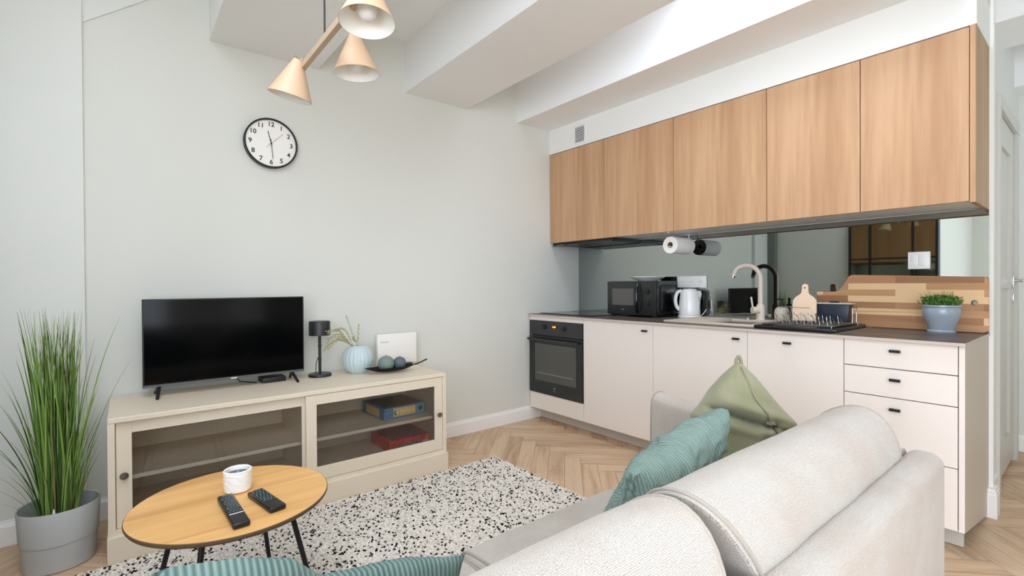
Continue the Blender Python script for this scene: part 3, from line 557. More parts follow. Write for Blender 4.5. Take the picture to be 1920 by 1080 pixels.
# navy box
nb = thing('enamel_box', 'dark blue lidded box standing in the dish rack before the large board', 'box', (3.045, .955, ZC + .031)); bm = bx(-.035, .035, -.078, .078, 0, .096, .004)
for v_ in bm.verts: v_.co.y *= .9 + v_.co.z * 1.1
obj('body', bm, M['navy'], nb, True); bm = bmesh.new(); box(bm, -.041, .041, -.091, .091, .0965, .103, .002); obj('rim', bm, mat('pale rim', (196, 190, 180), .4), nb, True); obj('grip', bx(-.012, .012, -.02, .02, .1035, .112, .002), M['rubber'], nb)
# soap dispenser
sd = thing('soap_dispenser', 'speckled round soap dispenser with black pump beside the dish rack', 'soap dispenser', (3.17, 1.278, ZC + .0005 + .013))
obj('bottle', lathe(bmesh.new(), [(0, 0), (.030, 0), (.040, .012), (.044, .04), (.041, .065), (.030, .079), (.016, .083), (0, .083)], 40), M['soap'], sd, True)
bm = lathe(bmesh.new(), [(0, .083), (.016, .083), (.016, .098), (.006, .10), (.006, .125), (.009, .127), (.009, .135), (0, .135)], 20); tube(bm, [(0, 0, .131), (-.03, .015, .131)], .0045, 8); obj('pump', bm, M['rubber'], sd, True)

# ------------------------------------------------------------------ TV bench
bn = thing('tv_bench', 'long beige media bench with two framed glass sliding doors under the television', 'cabinet', (-.062, 2.523, 0)); BM = M['bench']; WB = 1.572; DB = .505
bm = bmesh.new(); box(bm, -.004, WB + .006, -.012, DB - .03, .0005, .108, .003); obj('plinth', bm, BM, bn)
bm = bmesh.new(); box(bm, 0, WB, 0, DB, .565, .587, .003); obj('top', bm, BM, bn)
for x in (0, WB - .024): obj('side_panel', bx(x, x + .024, 0, DB, .108, .5648, .001), BM, bn)
obj('bottom_panel', bx(.024, WB - .024, .002, DB, .108, .126), BM, bn); obj('back_panel', bx(.024, WB - .024, DB - .012, DB - .002, .126, .5648), BM, bn)
obj('divider', bx(.765, .783, .045, DB - .012, .126, .5648), BM, bn)
for a, b in ((.024, .765), (.783, WB - .024)): obj('shelf', bx(a, b, .06, DB - .012, .308, .326, .001), BM, bn)
def slide(x0, x1, yf, ks):
    bm = bmesh.new(); s = .052; z0, z1 = .128, .563; t_ = .016
    box(bm, x0, x0 + s, yf, yf + t_, z0, z1, .0015); box(bm, x1 - s - .024, x1, yf, yf + t_, z0, z1, .0015) if False else box(bm, x1 - s, x1, yf, yf + t_, z0, z1, .0015)
    box(bm, x0 + s, x1 - s, yf + .0006, yf + t_, z1 - .05, z1, .001); box(bm, x0 + s, x1 - s, yf + .0006, yf + t_, z0, z0 + .067, .001); d_ = obj('door', bm, BM, bn)
    obj('glass_pane', bx(x0 + s - .004, x1 - s + .004, yf + .007, yf + .010, z0 + .06, z1 - .045), M['glass'], d_)
    kx = x0 + .026 if ks < 0 else x1 - .026; bm = lathe(bmesh.new(), [(0, 0), (.006, 0), (.006, .009), (.013, .013), (.015, .019), (.012, .024), (0, .026)], 28); bm.transform(Matrix.Translation((kx, yf, .343)) @ Matrix.Rotation(PI / 2, 4, 'X')); obj('knob', bm, M['nickel'], d_, True)
slide(.026, .80, .024, -1); slide(.763, WB - .025, .004, 1)
# games in the bench; their printed titles are too small to read, so they are short strokes of print
def prints(a0, a1, z0, z1, n, seed, slope=0):
    bm = bmesh.new(); r_ = random.Random(seed)
    for k in range(n):
        x = a0 + (a1 - a0) * (k + .5) / n; h = (z1 - z0); zc = z0 + h / 2 + slope * (k / n - .5); w_ = (a1 - a0) / n
        for q in range(3):
            pts = [(x + r_.uniform(-.4, .4) * w_, -.0014, zc + r_.uniform(-.45, .45) * h) for _ in range(3)]; tube(bm, pts, h * .055, 4)
    return bm
def dot(bm, x, z, r_, y=-.0016):
    b2 = lathe(bmesh.new(), [(0, 0), (r_, 0), (r_, .0006), (0, .0006)], 20); b2.transform(Matrix.Translation((x, y, z)) @ Matrix.Rotation(-PI / 2, 4, 'X')); me_ = bpy.data.meshes.new('x'); b2.to_mesh(me_); b2.free(); bm.from_mesh(me_); bpy.data.meshes.remove(me_); return bm
sand = mat('game sand', (220, 190, 134), .5)
g_ = thing('board_game', 'blue board game box with sand coloured title band on the upper shelf', 'board game', (1.17, 2.655, .3265), .05); a, b, c = .275, .29, .068
obj('lid', bx(0, a, 0, b, 0, c, .0012), mat('game blue', (100, 134, 166), .5), g_); obj('title_band', bx(a * .22, a * .76, -.0008, .0004, c * .16, c * .9), sand, g_); obj('picture_panel', bx(a * .78, a * .985, -.0006, .0002, c * .08, c * .94), mat('game teal', (96, 160, 178), .5), g_)
obj('side_band', bx(-.0008, .0004, b * .2, b * .8, c * .15, c * .85), sand, g_); obj('lid_picture', bx(a * .1, a * .9, b * .1, b * .9, c - .0002, c + .0006), mat('game cover art', (96, 92, 78), .4), g_)
obj('lettering', prints(a * .38, a * .74, c * .3, c * .75, 9, 4), mat('game title', (246, 226, 176), .5), g_); obj('emblem', dot(dot(bmesh.new(), a * .88, c * .55, .014), a * .28, c * .5, .012), mat('game emblem', (58, 66, 50), .5), g_); obj('emblem_light', dot(bmesh.new(), a * .305, c * .52, .009, -.0020), mat('game pale', (240, 228, 206), .5), g_)
g_ = thing('board_game', 'red board game box with blue lettering on the bottom shelf', 'board game', (1.205, 2.665, .1265), 0); a, b, c = .275, .27, .066
obj('lid', bx(0, a, 0, b, 0, c, .0012), mat('game red', (222, 56, 40), .5), g_); obj('corner_print', bx(a * .86, a * .995, -.0006, .0002, c * .35, c * .97), mat('game orange', (230, 128, 70), .5), g_); obj('lid_picture', bx(a * .08, a * .92, b * .08, b * .92, c - .0002, c + .0006), mat('game red art', (150, 70, 62), .4), g_)
obj('lettering', prints(a * .14, a * .74, c * .30, c * .72, 9, 9, .008), mat('game letters', (46, 70, 118), .5), g_); obj('letter_outline', prints(a * .14, a * .74, c * .34, c * .68, 8, 21, .008), mat('game pale blue', (150, 176, 196), .5), g_); obj('maker_mark', bx(a * .80, a * .93, -.0012, .0, c * .40, c * .54), M['plastic'], g_)
# television
tv = thing('television', 'flat black television standing on the beige bench', 'television', (.4245, 2.87, .5875))
obj('bezel', bx(-.364, .364, 0, .022, .046, .4705, .003), M['rubber'], tv); obj('screen', bx(-.358, .358, -.0012, .001, .062, .465), M['screen'], tv); obj('housing', bx(-.25, .25, .022, .06, .06, .30, .01), M['rubber'], tv)
obj('chin_strip', bx(-.362, .362, -.002, .001, .047, .0585), mat('dark grey strip', (92, 92, 92), .35), tv); m = mat('logo', (225, 225, 228), .4); obj('logo', bx(-.0, .028, -.003, -.0018, .0495, .0555), m, tv)
for x in (-.30, .30):
    bm = bmesh.new()
    for s in (-1, 1):
        tube(bm, [(x, .012, .05), (x + (.012 if x > 0 else -.012), .012 + s * .085, .005)], [.009, .007], 8)
    obj('leg', bm, M['black'], tv, True)
bm = bmesh.new(); tube(bm, [(.02, .03, .06), (.05, .06, .02), (.13, .05, .004)], .003, 6); obj('cable', bm, M['black'], tv, True)
tag(obj('set_top_box', bx(-.06, .06, -.055, .055, .0005, .028, .004), M['rubber'], None, True), 'small black set top box under the television', 'set top box', (.637, 2.945, .5875))
# table lamp
tl = thing('table_lamp', 'slim black table lamp with drum shade right of the television', 'lamp', (.889, 2.915, .5875)); bk = mat('satin black', (34, 34, 35), .4)
obj('base', lathe(bmesh.new(), [(0, 0), (.064, 0), (.065, .006), (.062, .015), (0, .017)], 40), bk, tl, True); bm = bmesh.new(); tube(bm, [(0, 0, .015), (0, 0, .25)], .0085, 14)
for z in (.10, .178): tube(bm, [(0, 0, z - .004), (0, 0, z + .004)], .0105, 14)
obj('pole', bm, bk, tl, True); obj('shade', lathe(bmesh.new(), [(0, .245), (.056, .245), (.059, .240), (.059, .318), (.055, .323), (0, .323)], 44), bk, tl, True)
bm = tube(bmesh.new(), spline([(-.008, .004, .11), (-.018, .008, .075), (-.02, .01, .03), (-.018, .012, .015)], 6), .0022, 6); obj('cable', bm, bk, tl, True)
# vase + stems
va = tag(obj('vase', lathe(bmesh.new(), [(0, 0), (.052, 0), (.072, .018), (.090, .055), (.0935, .085), (.086, .125), (.066, .152), (.042, .164), (.036, .165), (.034, .158), (.034, .12), (0, .12)], 168, rib=lambda a, z: 1 - (.055 * (abs(math.cos(a * 12)) < .0) + .05 * (1 - abs(math.sin(a * 11))) ** 2 if .004 < z < .150 else 0)), M['vase'], None, True), 'round ribbed pale blue vase on the bench', 'vase', (1.105, 2.885, .5875))
db = thing('dried_grass', 'sprig of dried yellow green grasses leaning out of the blue vase', 'dried flowers', (1.105, 2.885, .5875 + .125))
tips = [(-.20, -.01, .095), (-.22, .0, .075), (-.235, -.02, .10), (-.19, .03, .125), (-.25, -.03, .04), (-.21, .02, .045), (-.17, .04, .06), (-.22, .05, .025), (-.205, .0, .14), (-.07, .0, .22), (.005, -.005, .165), (-.16, -.02, .15), (-.14, .02, .135), (-.03, .01, .09)]
tips = [(max(-.205, a_), b_ - (.055 if a_ < -.1 else 0), c_) for a_, b_, c_ in tips]
for i, tpp in enumerate(tips):
    v1 = Vector(tpp); up = i in (9, 10, 13); P = spline([(0.0, 0, -.0045), (v1.x * (.12 if up else .25), v1.y * .3, .05), (v1.x * (.6 if up else .62), v1.y * .6, v1.z * .55 + (.02 if up else .065)), v1], 6)
    bm = tube(bmesh.new(), P, .0011, 5)
    for q in range(8, len(P)):
        for s in range(3):
            d = Vector((random.uniform(-1, 1), random.uniform(-1, 1), random.uniform(-.4, 1))).normalized() * .010; c = P[q]; n_ = d.cross(Vector((0.3, 1, .2))).normalized() * .0022; bm.faces.new([bm.verts.new(c), bm.verts.new(c + d * .5 + n_), bm.verts.new(c + d), bm.verts.new(c + d * .5 - n_)])
    obj('stem', bm, M['dry'], db)
# router
ro = thing('wifi_router', 'flat white router box standing upright against the wall behind the candles', 'router', (1.397, 2.962, .5875)); obj('body', bx(-.138, .138, -.015, .015, .014, .214, .004), mat('white router plastic', (240, 238, 232), .3), ro, True)
obj('stand', bx(-.06, .10, -.03, .03, .0005, .0135, .003), M['dark'], ro); bm = bmesh.new()
for k in range(4): box(bm, -.118 + k * .015, -.108 + k * .015, -.0158, -.0149, .158, .166)
obj('logo', bm, M['greymark'], ro)
# leaf dish
bm = bmesh.new(); rows = []
n1, n2_ = 30, 12
for i in range(n1 + 1):
    t = i / n1; hw = .062 * math.sin(PI * min(1, t * 1.02 + .0)) ** .75 if 0 < t < 1 else .001; hw = max(hw, .002); row = []
    for j in range(n2_ + 1):
        s = -1 + 2 * j / n2_; row.append(Vector((-.165 + .33 * t, s * hw, .0035 + .030 * s * s * (hw / .062) + .034 * abs(2 * t - 1) ** 2.6)))
    rows.append(row)
grid_uv(bm, rows, False, lambda a_, b_: (a_, b_)); bmesh.ops.solidify(bm, geom=list(bm.faces), thickness=.004)
ds = thing('leaf_dish', 'long black leaf shaped dish with curled stem, on the bench corner', 'dish', (1.268, 2.765, .5875), math.radians(-4)); obj('bowl', bm, mat('black brown lacquer', (30, 27, 26), .3), ds, True)
bm = tube(bmesh.new(), spline([(.155, 0, .031), (.19, 0, .040), (.222, .0, .052), (.236, 0, .056)], 6), [.0045] * 18 + [.006], 10); obj('stem', bm, M['black'], ds, True)
def ball(name, label, loc, r_, m_):
    b_ = thing(name, label, 'candle', loc); obj('wax', lathe(bmesh.new(), [(r_ * math.sin(PI * k / 24), -r_ * .96 * math.cos(PI * k / 24)) for k in range(25)], 120, rib=lambda a, z: 1 - .03 * (.5 + .5 * math.cos(a * 30))), m_, b_, True); obj('wick', tube(bmesh.new(), [(0, 0, r_ * .93), (.001, 0, r_ * 1.12)], .0012, 6), M['rubber'], b_)
ball('ball_candle', 'sage green ribbed ball candle, the left one in the leaf dish', (1.235, 2.768, .6425), .049, M['ball1']); ball('ball_candle', 'blue grey ribbed ball candle, the smaller right one in the leaf dish', (1.325, 2.770, .636), .040, M['ball2'])
# clock
ck = thing('wall_clock', 'round wall clock with black rim and white face on the grey wall', 'clock', (.6605, YW, 1.936)); RC = .1405
bm = lathe(bmesh.new(), [(RC - .008, .0), (RC, .0), (RC, .034), (RC - .004, .037), (RC - .008, .034), (RC - .008, .0)], 72, caps=False); bm.transform(Matrix.Rotation(PI / 2, 4, 'X')); obj('rim', bm, M['black'], ck, True)
bm = lathe(bmesh.new(), [(0, .002), (RC - .007, .002), (RC - .007, .022), (0, .022)], 72); bm.transform(Matrix.Rotation(PI / 2, 4, 'X')); obj('face', bm, M['dial'], ck)
bm = bmesh.new()
for hnum in range(1, 13):
    a = PI / 2 - hnum * PI / 6; text_into(bm, str(hnum), .036, Matrix.Translation((.108 * math.cos(a), -.0227, .108 * math.sin(a))) @ Matrix.Rotation(PI / 2, 4, 'X'), .0003)
obj('numerals', bm, M['ink'], ck)
def hand(nm, ang, l1, l0, w_, y):
    bm = bx(-w_ / 2, w_ / 2, y - .001, y, -l0, l1); bm.transform(Matrix.Rotation(-math.radians(ang), 4, 'Y').inverted() if False else Matrix.Rotation(math.radians(ang), 4, 'Y')); obj(nm, bm, M['ink'], ck)
hand('hour_hand', -14, .070, .015, .0036, -.0245); hand('minute_hand', 174, .088, .024, .003, -.0262); hand('second_hand', 45, .088, .036, .0012, -.028)
bm = lathe(bmesh.new(), [(0, .022), (.004, .022), (.004, .030), (0, .030)], 16); bm.transform(Matrix.Rotation(PI / 2, 4, 'X')); obj('hub', bm, M['ink'], ck)

# ------------------------------------------------------------------ pendant lamp
pl = thing('pendant_lamp', 'three shade beige cone pendant lamp hanging from a black cord', 'lamp', (.528, 1.65, 1.94))
obj('cord', tube(bmesh.new(), [(0, 0, .012), (0, 0, CEIL - 1.94 - .012)], .0032, 8), M['black'], pl); obj('ceiling_rose', lathe(bmesh.new(), [(0, CEIL - 1.94 - .025), (.045, CEIL - 1.94 - .025), (.05, CEIL - 1.94 - .0008), (0, CEIL - 1.94 - .0008)], 32), M['lampcone'], pl)
bm = bmesh.new(); box(bm, -.009, .009, -.29, .28, -.012, .012, .0015); obj('arm', bm, M['armwood'], pl)
def shade(apex, axis, length=.142, r1=.081, r0=.013):
    ax = Vector(axis).normalized(); q = ax.to_track_quat('Z', 'Y').to_matrix().to_4x4(); T = Matrix.Translation(apex) @ q
    prof = [(r0, 0), (r1, length), (r1 - .0008, length + .0006), (r1 - .0016, length), (r0 - .001, .002), (r0, 0)]
    bm = lathe(bmesh.new(), [(0, 0)] + prof[:3], 64, caps=False); bm.transform(T); s_ = obj('lamp_shade', bm, M['lampcone'], pl, True)
    bm = lathe(bmesh.new(), [(r1 - .0012, length), (r0 - .002, .004), (0, .004)], 64, caps=False); bm.transform(T); obj('lining', bm, M['lampin'], s_, True)
    bm = lathe(bmesh.new(), [(0, .03), (.012, .03), (.014, .055), (.022, .075), (.028, .098), (.026, .118), (.016, .131), (0, .135)], 32); bm.transform(T); obj('bulb', bm, M['bulb'], s_, True)
# far end shade on the left, turned away; middle and near shades on the right
A1 = Vector((-.017, .252, .020)); shade(A1, (-.15, .22, -.93), .138, .078, .017)
for a_ in (-.012, .012): obj('bracket', tube(bmesh.new(), [A1 + Vector((a_, a_ * .3, -.004)), A1 + Vector((a_, a_ * .3, .012)), (-.003, .245 + a_, .010)], .0016, 6), M['gold'], pl)
A2 = Vector((.108, .02, .068)); shade(A2, (.06, .0, -1), .142, .079, .014); obj('bracket', tube(bmesh.new(), [A2, A2 + Vector((-.01, -.02, .012)), (.004, -.20, .010)], .0025, 8), M['gold'], pl)
A3 = Vector((.032, -.285, .080)); shade(A3, (-.05, -.10, -.95), .142, .080, .014); obj('bracket', tube(bmesh.new(), [A3, (.004, -.27, .004)], .003, 8), M['gold'], pl)

# ------------------------------------------------------------------ rug
rg = thing('rug', 'cream shaggy rug speckled with black in front of the bench', 'rug', (0, 0, 0))
RX0, RX1, RY0, RY1 = -.32, 1.862, .62, 2.503
obj('backing', bx(RX0, RX1, RY0, RY1, .0005, .005), M['rugbase'], rg)
def tufts():
    sp_ = .0098; V = []; Fc = []; rnd = random.Random(3)
    nx = int((RX1 - RX0) / sp_); ny = int((RY1 - RY0) / sp_)
    for i in range(nx):
        for j in range(ny):
            x = RX0 + (i + .5 + rnd.uniform(-.45, .45)) * sp_; y = RY0 + (j + .5 + rnd.uniform(-.45, .45)) * sp_
            h = rnd.uniform(.008, .013); r_ = sp_ * rnd.uniform(.50, .72); a0 = rnd.uniform(0, PI); lx, ly = rnd.uniform(-.005, .005), rnd.uniform(-.005, .005); b = len(V)
            for k in range(4):
                a = a0 + k * PI / 2; V.append((x + r_ * .9 * math.cos(a), y + r_ * .9 * math.sin(a), .004))
            for k in range(4):
                a = a0 + k * PI / 2; V.append((x + lx * .6 + r_ * .85 * math.cos(a), y + ly * .6 + r_ * .85 * math.sin(a), h * .75))
            V.append((x + lx, y + ly, h))
            for k in range(4):
                k2 = (k + 1) % 4; Fc.append((b + k, b + k2, b + 4 + k2, b + 4 + k)); Fc.append((b + 4 + k, b + 4 + k2, b + 8))
    me = bpy.data.meshes.new('pile'); me.from_pydata(V, [], Fc); me.materials.append(M['pile']); o = bpy.data.objects.new('pile', me); COL.objects.link(o); o.parent = rg; o['kind'] = 'stuff'
tufts()

# ------------------------------------------------------------------ coffee table
ct = thing('coffee_table', 'round oak coffee table with four black legs on the rug', 'table', (.2625, 1.736, .012)); RT = .276
bm = lathe(bmesh.new(), [(0, .424), (RT - .004, .424), (RT, .430), (RT, .4365), (RT - .002, .438), (0, .438)], 96)
o = obj('tabletop', bm, [M['oaktop'], M['edge']], ct)
for p_ in o.data.polygons:
    if abs(p_.normal.z) < .8 or p_.normal.z < 0: p_.material_index = 1
for k in range(4):
    a = math.radians(55 + 90 * k); obj('leg', tube(bmesh.new(), [(.165 * math.cos(a), .165 * math.sin(a), .4238), (.275 * math.cos(a), .275 * math.sin(a), .001)], [.0085, .0065], 12), M['black'], ct, True)
cn = thing('jar_candle', 'white patterned ceramic jar candle on the coffee table', 'candle', (.282, 1.792, .4505))
obj('jar', lathe(bmesh.new(), [(0, 0), (.034, 0), (.039, .004), (.0415, .03), (.0415, .068), (.0385, .070), (.036, .068), (.036, .052), (0, .052)], 56), M['ceramic'], cn, True)
obj('wax', lathe(bmesh.new(), [(0, .052), (.0358, .052), (.0358, .055), (0, .0545)], 40), M['wax'], cn); obj('wick', tube(bmesh.new(), [(0, 0, .054), (.001, 0, .064)], .0012, 6), M['plastic'], cn)
def remote(label, loc, rz, w_, l_, strip):
    r_ = thing('remote_control', label, 'remote control', loc, rz); bm = bx(-w_ / 2, w_ / 2, -l_ / 2, l_ / 2, .0005, .017, .006, seg=3); obj('body', bm, mat('remote black', (20, 20, 21), .35), r_, True)
    bm = bmesh.new(); nr = 11
    for i in range(nr):
        for j in range(4 if i % 3 else 3):
            c = 4 if i % 3 else 3; x = (j - (c - 1) / 2) * w_ * .2; y = l_ * .42 - i * l_ * .055; box(bm, x - .0028, x + .0028, y - .0022, y + .0022, .0168, .0186, .0006)
    obj('button_field', bm, mat('remote buttons', (92, 110, 112), .5), r_)
    if strip: obj('silver_strip', bx(-w_ / 2 + .004, w_ / 2 - .004, -l_ * .2 - .002, -l_ * .2 + .002, .0168, .0176), M['plastic'], r_)
    else: obj('power_button', bx(-w_ / 2 + .005, -w_ / 2 + .014, l_ * .40, l_ * .455, .0168, .0185, .001), mat('red button', (190, 60, 40), .5), r_)
    return r_
remote('long black remote control with silver band lying in front of the white candle', (.2415, 1.618, .4505), math.radians(2), .044, .235, True)
remote('shorter black remote control on the coffee table, lying right of the white candle', (.333, 1.630, .4505), math.radians(10), .048, .175, False)

# ------------------------------------------------------------------ planter and grass
pc = thing('planter', 'round two tone grey plastic planter standing left of the bench', 'plant pot', (-.2165, 2.685, 0))
obj('lower_pot', lathe(bmesh.new(), [(0, .0008), (.108, .0008), (.112, .005), (.118, .108), (0, .108)], 64), M['planter'], pc, True)
obj('upper_pot', lathe(bmesh.new(), [(0, .1095), (.121, .1095), (.1275, .238), (.126, .241), (.1225, .238), (.1165, .115), (0, .115)], 64), M['planter'], pc, True)
gp = thing('artificial_grass_plant', 'tall wispy green grass plant in the grey planter', 'plant', (-.2165, 2.685, .116))
def blades():
    bm = bmesh.new(); rnd = random.Random(11)
    def blade(base, tip, bow, w_, n=12):
        base, tip = Vector(base), Vector(tip); d = tip - base; side = Vector((rnd.uniform(-1, 1), rnd.uniform(-1, 1), 0)).normalized(); prev = None
        hz = Vector((d.x, d.y, 0)); ctrl = base + Vector((0, 0, d.z)) * .62 + hz * (.5 - bow) ; 
        for i in range(n + 1):
            t = i / n; p = base * (1 - t) ** 2 + ctrl * 2 * t * (1 - t) + tip * t * t; ww = w_ * (1 - t ** 2.2) * (.65 + .35 * min(1, t * 4)) + .0003
            a, b, c = bm.verts.new(p - side * ww), bm.verts.new(p + side.cross(Vector((0, 0, 1))) * ww * .5), bm.verts.new(p + side * ww)
            if prev: bm.faces.new((prev[0], prev[1], b, a)); bm.faces.new((prev[1], prev[2], c, b))
            prev = (a, b, c)
    for k in range(230):
        a = rnd.uniform(0, 2 * PI); r_ = .055 * math.sqrt(rnd.random()); hh = rnd.uniform(.78, .93) if k < 80 else (rnd.uniform(.45, .86) if rnd.random() < .8 else rnd.uniform(.3, .5))
        sp2 = rnd.uniform(.0, .085) * (1.2 if rnd.random() < .3 else 1); b = rnd.uniform(0, 2 * PI)
        blade((r_ * math.cos(a), r_ * math.sin(a), .0), (r_ * 1.2 * math.cos(a) + sp2 * math.cos(b), r_ * 1.2 * math.sin(a) + sp2 * math.sin(b) * .7, hh), .35, rnd.uniform(.0024, .0042))
    for k in range(36):
        b = rnd.uniform(0, 2 * PI); r_ = rnd.uniform(.12, .26); hh = rnd.uniform(.25, .62); tx = min(r_ * math.cos(b), .13); ty_ = r_ * math.sin(b) * .8
        blade((.05 * math.cos(b), .05 * math.sin(b), 0), (tx, min(ty_, .27), hh), .38, rnd.uniform(.0016, .0026))
    for tx, ty_, tz in ((.198, -.035, .875), (.238, -.085, .70), (.12, -.02, .72), (-.155, -.035, .686), (-.165, .0, .64), (-.19, .05, .58), (-.21, -.02, .53), (-.16, .10, .50), (.145, -.1, .68), (.135, -.15, .50), (.13, -.16, .40), (-.20, -.1, .28), (-.18, -.12, .22), (-.12, .05, .88), (-.10, .0, .84)):
        blade((tx * .2, ty_ * .2, 0), (tx, ty_, tz), .30, .0026, 16)
    return bm
obj('foliage', blades(), M['leaf'], gp); obj('moss', lathe(bmesh.new(), [(0, 0), (.11, 0), (.10, .012), (.05, .03), (0, .034)], 24), mat('dark moss', (38, 48, 30), .95), gp)
bm = lathe(bmesh.new(), [(0, 0), (.009, 0), (.006, .03), (.0015, .055), (0, .056)], 8); bm.transform(Matrix.Translation((-.01, -.085, .075))); obj('white_tag', bm, M['plastic'], gp)

# ------------------------------------------------------------------ sofa
sf = thing('sofa', 'light woven sofa with its back to the viewer, facing the television', 'sofa', (0, 0, 0))
AL, AR = -.42, 1.792; YB = .288; IN = 1.682; IL = -.31
bm = bmesh.new()
def uvbox(bm, x0, x1, y0, y1, z0, z1, bev, seg=4):
    b2 = bx(x0, x1, y0, y1, z0, z1, bev=bev, seg=seg); lay = b2.loops.layers.uv.verify()
    for f in b2.faces:
        f.normal_update(); n_ = f.normal
        for lp in f.loops:
            c = lp.vert.co; lp[lay].uv = (c.y, c.z) if abs(n_.x) > .6 else ((c.x, c.z + c.y) )
    me_ = bpy.data.meshes.new('x'); b2.to_mesh(me_); b2.free(); bm.from_mesh(me_); bpy.data.meshes.remove(me_); return bm
obj('base', uvbox(bmesh.new(), IL + .002, IN - .002, YB + .1, 1.075, .09, .262, .02), M['seat'], sf, True)
obj('back_frame', uvbox(bmesh.new(), AL + .001, AR - .001, YB, YB + .088, .09, .640, .034, 6), M['sofa'], sf, True)
def arm(x0, x1):
    bm = bmesh.new(); n = 26; ys = [YB + .087 + (1.185 - YB - .087) * i / n for i in range(n + 1)]; cx = (x0 + x1) / 2
    P2 = spline([(x0, .09), (x0 - .001, .35), (x0 + .002, .58), (x0 + .018, .627), (cx, .640), (x1 - .018, .627), (x1 - .002, .58), (x1 + .001, .35), (x1, .09)], 5); per = [0]
    for a, b in zip(P2, P2[1:]): per.append(per[-1] + (b - a).length)
    rows = []
    for i, y in enumerate(ys):
        rows.append([Vector((p.x, y, p.y + (.026 * (i / n) ** 5 * (p.y > .5)))) for p in P2])
    V = grid_uv(bm, rows, False, lambda a_, b_: (per[b_], ys[a_])); lay = bm.loops.layers.uv.verify()
    for ring in (V[0], V[-1]):
        f = bm.faces.new(ring)
        for lp in f.loops: lp[lay].uv = (lp.vert.co.x, lp.vert.co.z)
    f = bm.faces.new([V[i][0] for i in range(n + 1)] + [V[i][-1] for i in range(n, -1, -1)])
    o = obj('arm', bm, M['sofa'], sf, True); e = rows[-1]
    obj('piping', tube(bmesh.new(), [q + Vector((0, .001, 0)) for q in e[::2]], .0035, 6), M['sofa'], o, True)
arm(IN, AR); arm(AL, IL)
for x in (AL + .05, AR - .05):
    for y in (YB + .05, 1.13): obj('leg', tube(bmesh.new(), [(x, y, .0895), (x, y, .0135)], [.02, .014], 12), M['black'], sf, True)
def V2(*a): return [Vector(p) for p in a]
backp = spline([(.44, .448), (.385, .52), (.362, .60), (.362, .67), (.39, .732), (.44, .762), (.50, .753), (.555, .712), (.60, .65), (.628, .56), (.625, .48), (.58, .45)], 5, True)
def cushion(name, prof, x0, x1, centre, m_, seed, endr=.03, wob=.004, nx=40, pipe=True, es=.80, shear=0):
    xs = []; sc_ = []
    for k in range(7):
        t = k / 6; xs.append(x0 + endr * (1 - math.cos(t * PI / 2))); sc_.append(es + (1 - es) * math.sin(t * PI / 2) ** .7 if t > 0 else es)
    for k in range(1, nx): xs.append(x0 + endr + (x1 - x0 - 2 * endr) * k / nx); sc_.append(1 + .012 * math.sin(PI * k / nx))
    for k in range(7):
        t = 1 - k / 6; xs.append(x1 - endr * (1 - math.cos(t * PI / 2))); sc_.append(es + (1 - es) * math.sin(t * PI / 2) ** .7 if t > 0 else es)
    bm = bmesh.new(); rows = loft_x(bm, prof, xs, sc_, Vector(centre), wob, seed)
    if shear:
        for v_ in bm.verts: v_.co.x += shear * max(0, .765 - v_.co.z) * max(0, 1 - (v_.co.x - x0) / .5)
        rows = [[Vector((p.x + shear * max(0, .765 - p.z) * max(0, 1 - (p.x - x0) / .5), p.y, p.z)) for p in r_] for r_ in rows]
    o = obj(name, bm, m_, sf, True, 60)
    if pipe:
        for idx in (4, len(rows) - 5): obj('piping', tube(bmesh.new(), [p for p in rows[idx][::2]], .0042, 8, True), m_, o, True)
    return o
cushion('back_cushion', backp, -.22, .712, (.49, .60), M['sofa'], 0.0, .022, es=.90); cushion('back_cushion', backp, .728, 1.655, (.49, .60), M['sofa'], 3.7, .022, es=.90, shear=.6)
def seatp(yf): return spline([(.43, .27), (.40, .33), (.42, .42), (.50, .443), (.75, .447), (yf - .09, .440), (yf - .02, .418), (yf, .36), (yf - .005, .29), (yf - .04, .264), (.75, .263)], 5, True)
cushion('seat_cushion', seatp(1.095), IL + .004, .660, (.76, .355), M['seat'], 1.3, .03, .003); cushion('seat_cushion', seatp(1.085), .664, IN - .004, (.76, .355), M['seat'], 6.1, .03, .003)

# ------------------------------------------------------------------ pillows
def put(o, loc, rot): o.location = loc; o.rotation_euler = rot
# teal corduroy pillow, crumpled, leaning on the left back cushion
def wavy(s, t, x, z, th, sg):
    f = (t + 1) / 2; top = float(np.interp(s, [-1, -.9, -.57, -.27, -.1, .19, .42, .71, 1], [.165, .168, .150, .116, .070, .056, .047, .028, .008])); th *= (1 - .55 * f); z = -.19 + f * (top + .19); return x, z, th
o = obj('cushion', pillow_mesh(.45, .36, .15, 44, .05, .010, 2.0, wavy), M['teal'], None, True, 80); tag(o, 'teal corduroy cushion lying against the left back cushion nearest the camera', 'cushion'); put(o, (.238, .715, .635), (math.radians(14), 0, 0))
# teal plush pillow on the right cushion
o = obj('cushion', pillow_mesh(.40, .34, .15, 90, .05, .022, 5.0, None, 3.0, .007), M['plush'], None, True, 80); tag(o, 'teal plush cushion lying on the right back cushion before the green cushion', 'cushion'); put(o, (1.055, .70, .603), (math.radians(26), math.radians(-11), 0))
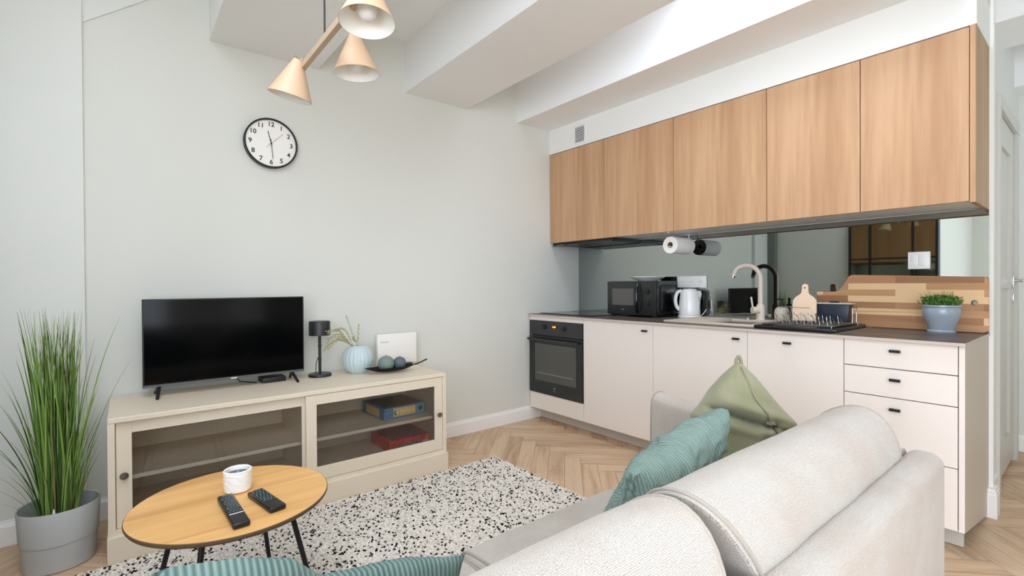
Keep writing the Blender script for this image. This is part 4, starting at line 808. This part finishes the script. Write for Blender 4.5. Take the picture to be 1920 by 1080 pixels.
# olive envelope cushion: peaked top, folded flap held by a knot
def env(s, t, x, z, th, sg):
    hw = .165 * max(.03, min(1, (1.02 - t) / .82)) ** .9 * (1 - (.12 * max(0, min(1, (.5 - abs(t - .12)) / .3)) if s < 0 else 0)); x = hw * s * (1 + .02 * math.sin(t * 9)); z = .215 * t
    th = .085 * max(0, 1 - abs(s) ** 2.6) ** .5 * max(0, 1 - abs(t) ** 4) ** .5 * (1 if t < 0 else (1 - .6 * t * t))
    if sg < 0:
        tb = .36 - .16 * s; e_ = (1 - s ** 6)
        th += .030 * math.exp(-((t - tb) / .10) ** 2) * e_ - .034 * math.exp(-((t - tb + .16) / .035) ** 2) * e_ * (1 - .6 * max(0, s)) + .012 * math.exp(-((t - tb + .30) / .08) ** 2) * e_
        if s > .2: th += (-.034 * math.exp(-((t + .04 - .12 * (s - .5)) / .032) ** 2) + .022 * math.exp(-((t - .10 - .1 * (s - .5)) / .07) ** 2)) * min(1, (s - .2) / .2) * e_ - .014 * math.exp(-((s - .45) / .05) ** 2) * math.exp(-((t - .1) / .14) ** 2)
        th += .008 * math.exp(-((s - .12 + .25 * (t - .5)) / .05) ** 2) * (t > .05) * (1 - t)
    return x, z, th
gc = thing('cushion', 'olive green knotted envelope cushion with pointed top on the right seat', 'cushion', (1.50, .735, .652), math.radians(-42)); gc.rotation_euler = (math.radians(-8), math.radians(4), math.radians(-40))
obj('cover', pillow_mesh(.33, .43, .16, 80, 0, .010, 8.0, env), M['green'], gc, True, 80)
def onface(q, t, off=.002):
    x, z, th = env(q, t, 0, 0, 0, -1); return Vector((x, -th - off, z))
obj('tie_band', tube(bmesh.new(), [onface(.02 + .30 * (1 - (t - .22) / .72), t) for t in [.94 - .06 * k for k in range(13)]], .0034, 8), M['green'], gc, True)
kp = onface(.34, .19, .001)
obj('knot', tube(bmesh.new(), [kp + Vector((-.012, 0, .003)), kp + Vector((-.005, -.004, -.001)), kp + Vector((.004, -.004, .003)), kp + Vector((.012, 0, -.002))], [.004, .0065, .0065, .004], 8), M['green'], gc, True)
bm = bmesh.new(); 
for dx in (-.005, .013): tube(bm, [kp + Vector((dx - .004, -.003, -.008)), kp + Vector((dx + .004, -.003, -.007))], .0032, 6)
obj('knot_hollow', bm, M['dark'], gc)
obj('cord', tube(bmesh.new(), [onface(.42 + .05 * math.sin(k * .5), .16 - .05 * k, .001) for k in range(8)], .0018, 6), mat('dark olive cord', (84, 88, 62), .8), gc, True)
bm = tube(bmesh.new(), spline([(-.009, 0, .200), (-.007, 0, .222), (0, 0, .234), (.007, 0, .222), (.009, -.004, .200)], 5), .0055, 8); tube(bm, [(0, 0, .19), (0, 0, .216)], [.013, .008], 8); obj('corner_loop', bm, M['green'], gc, True)
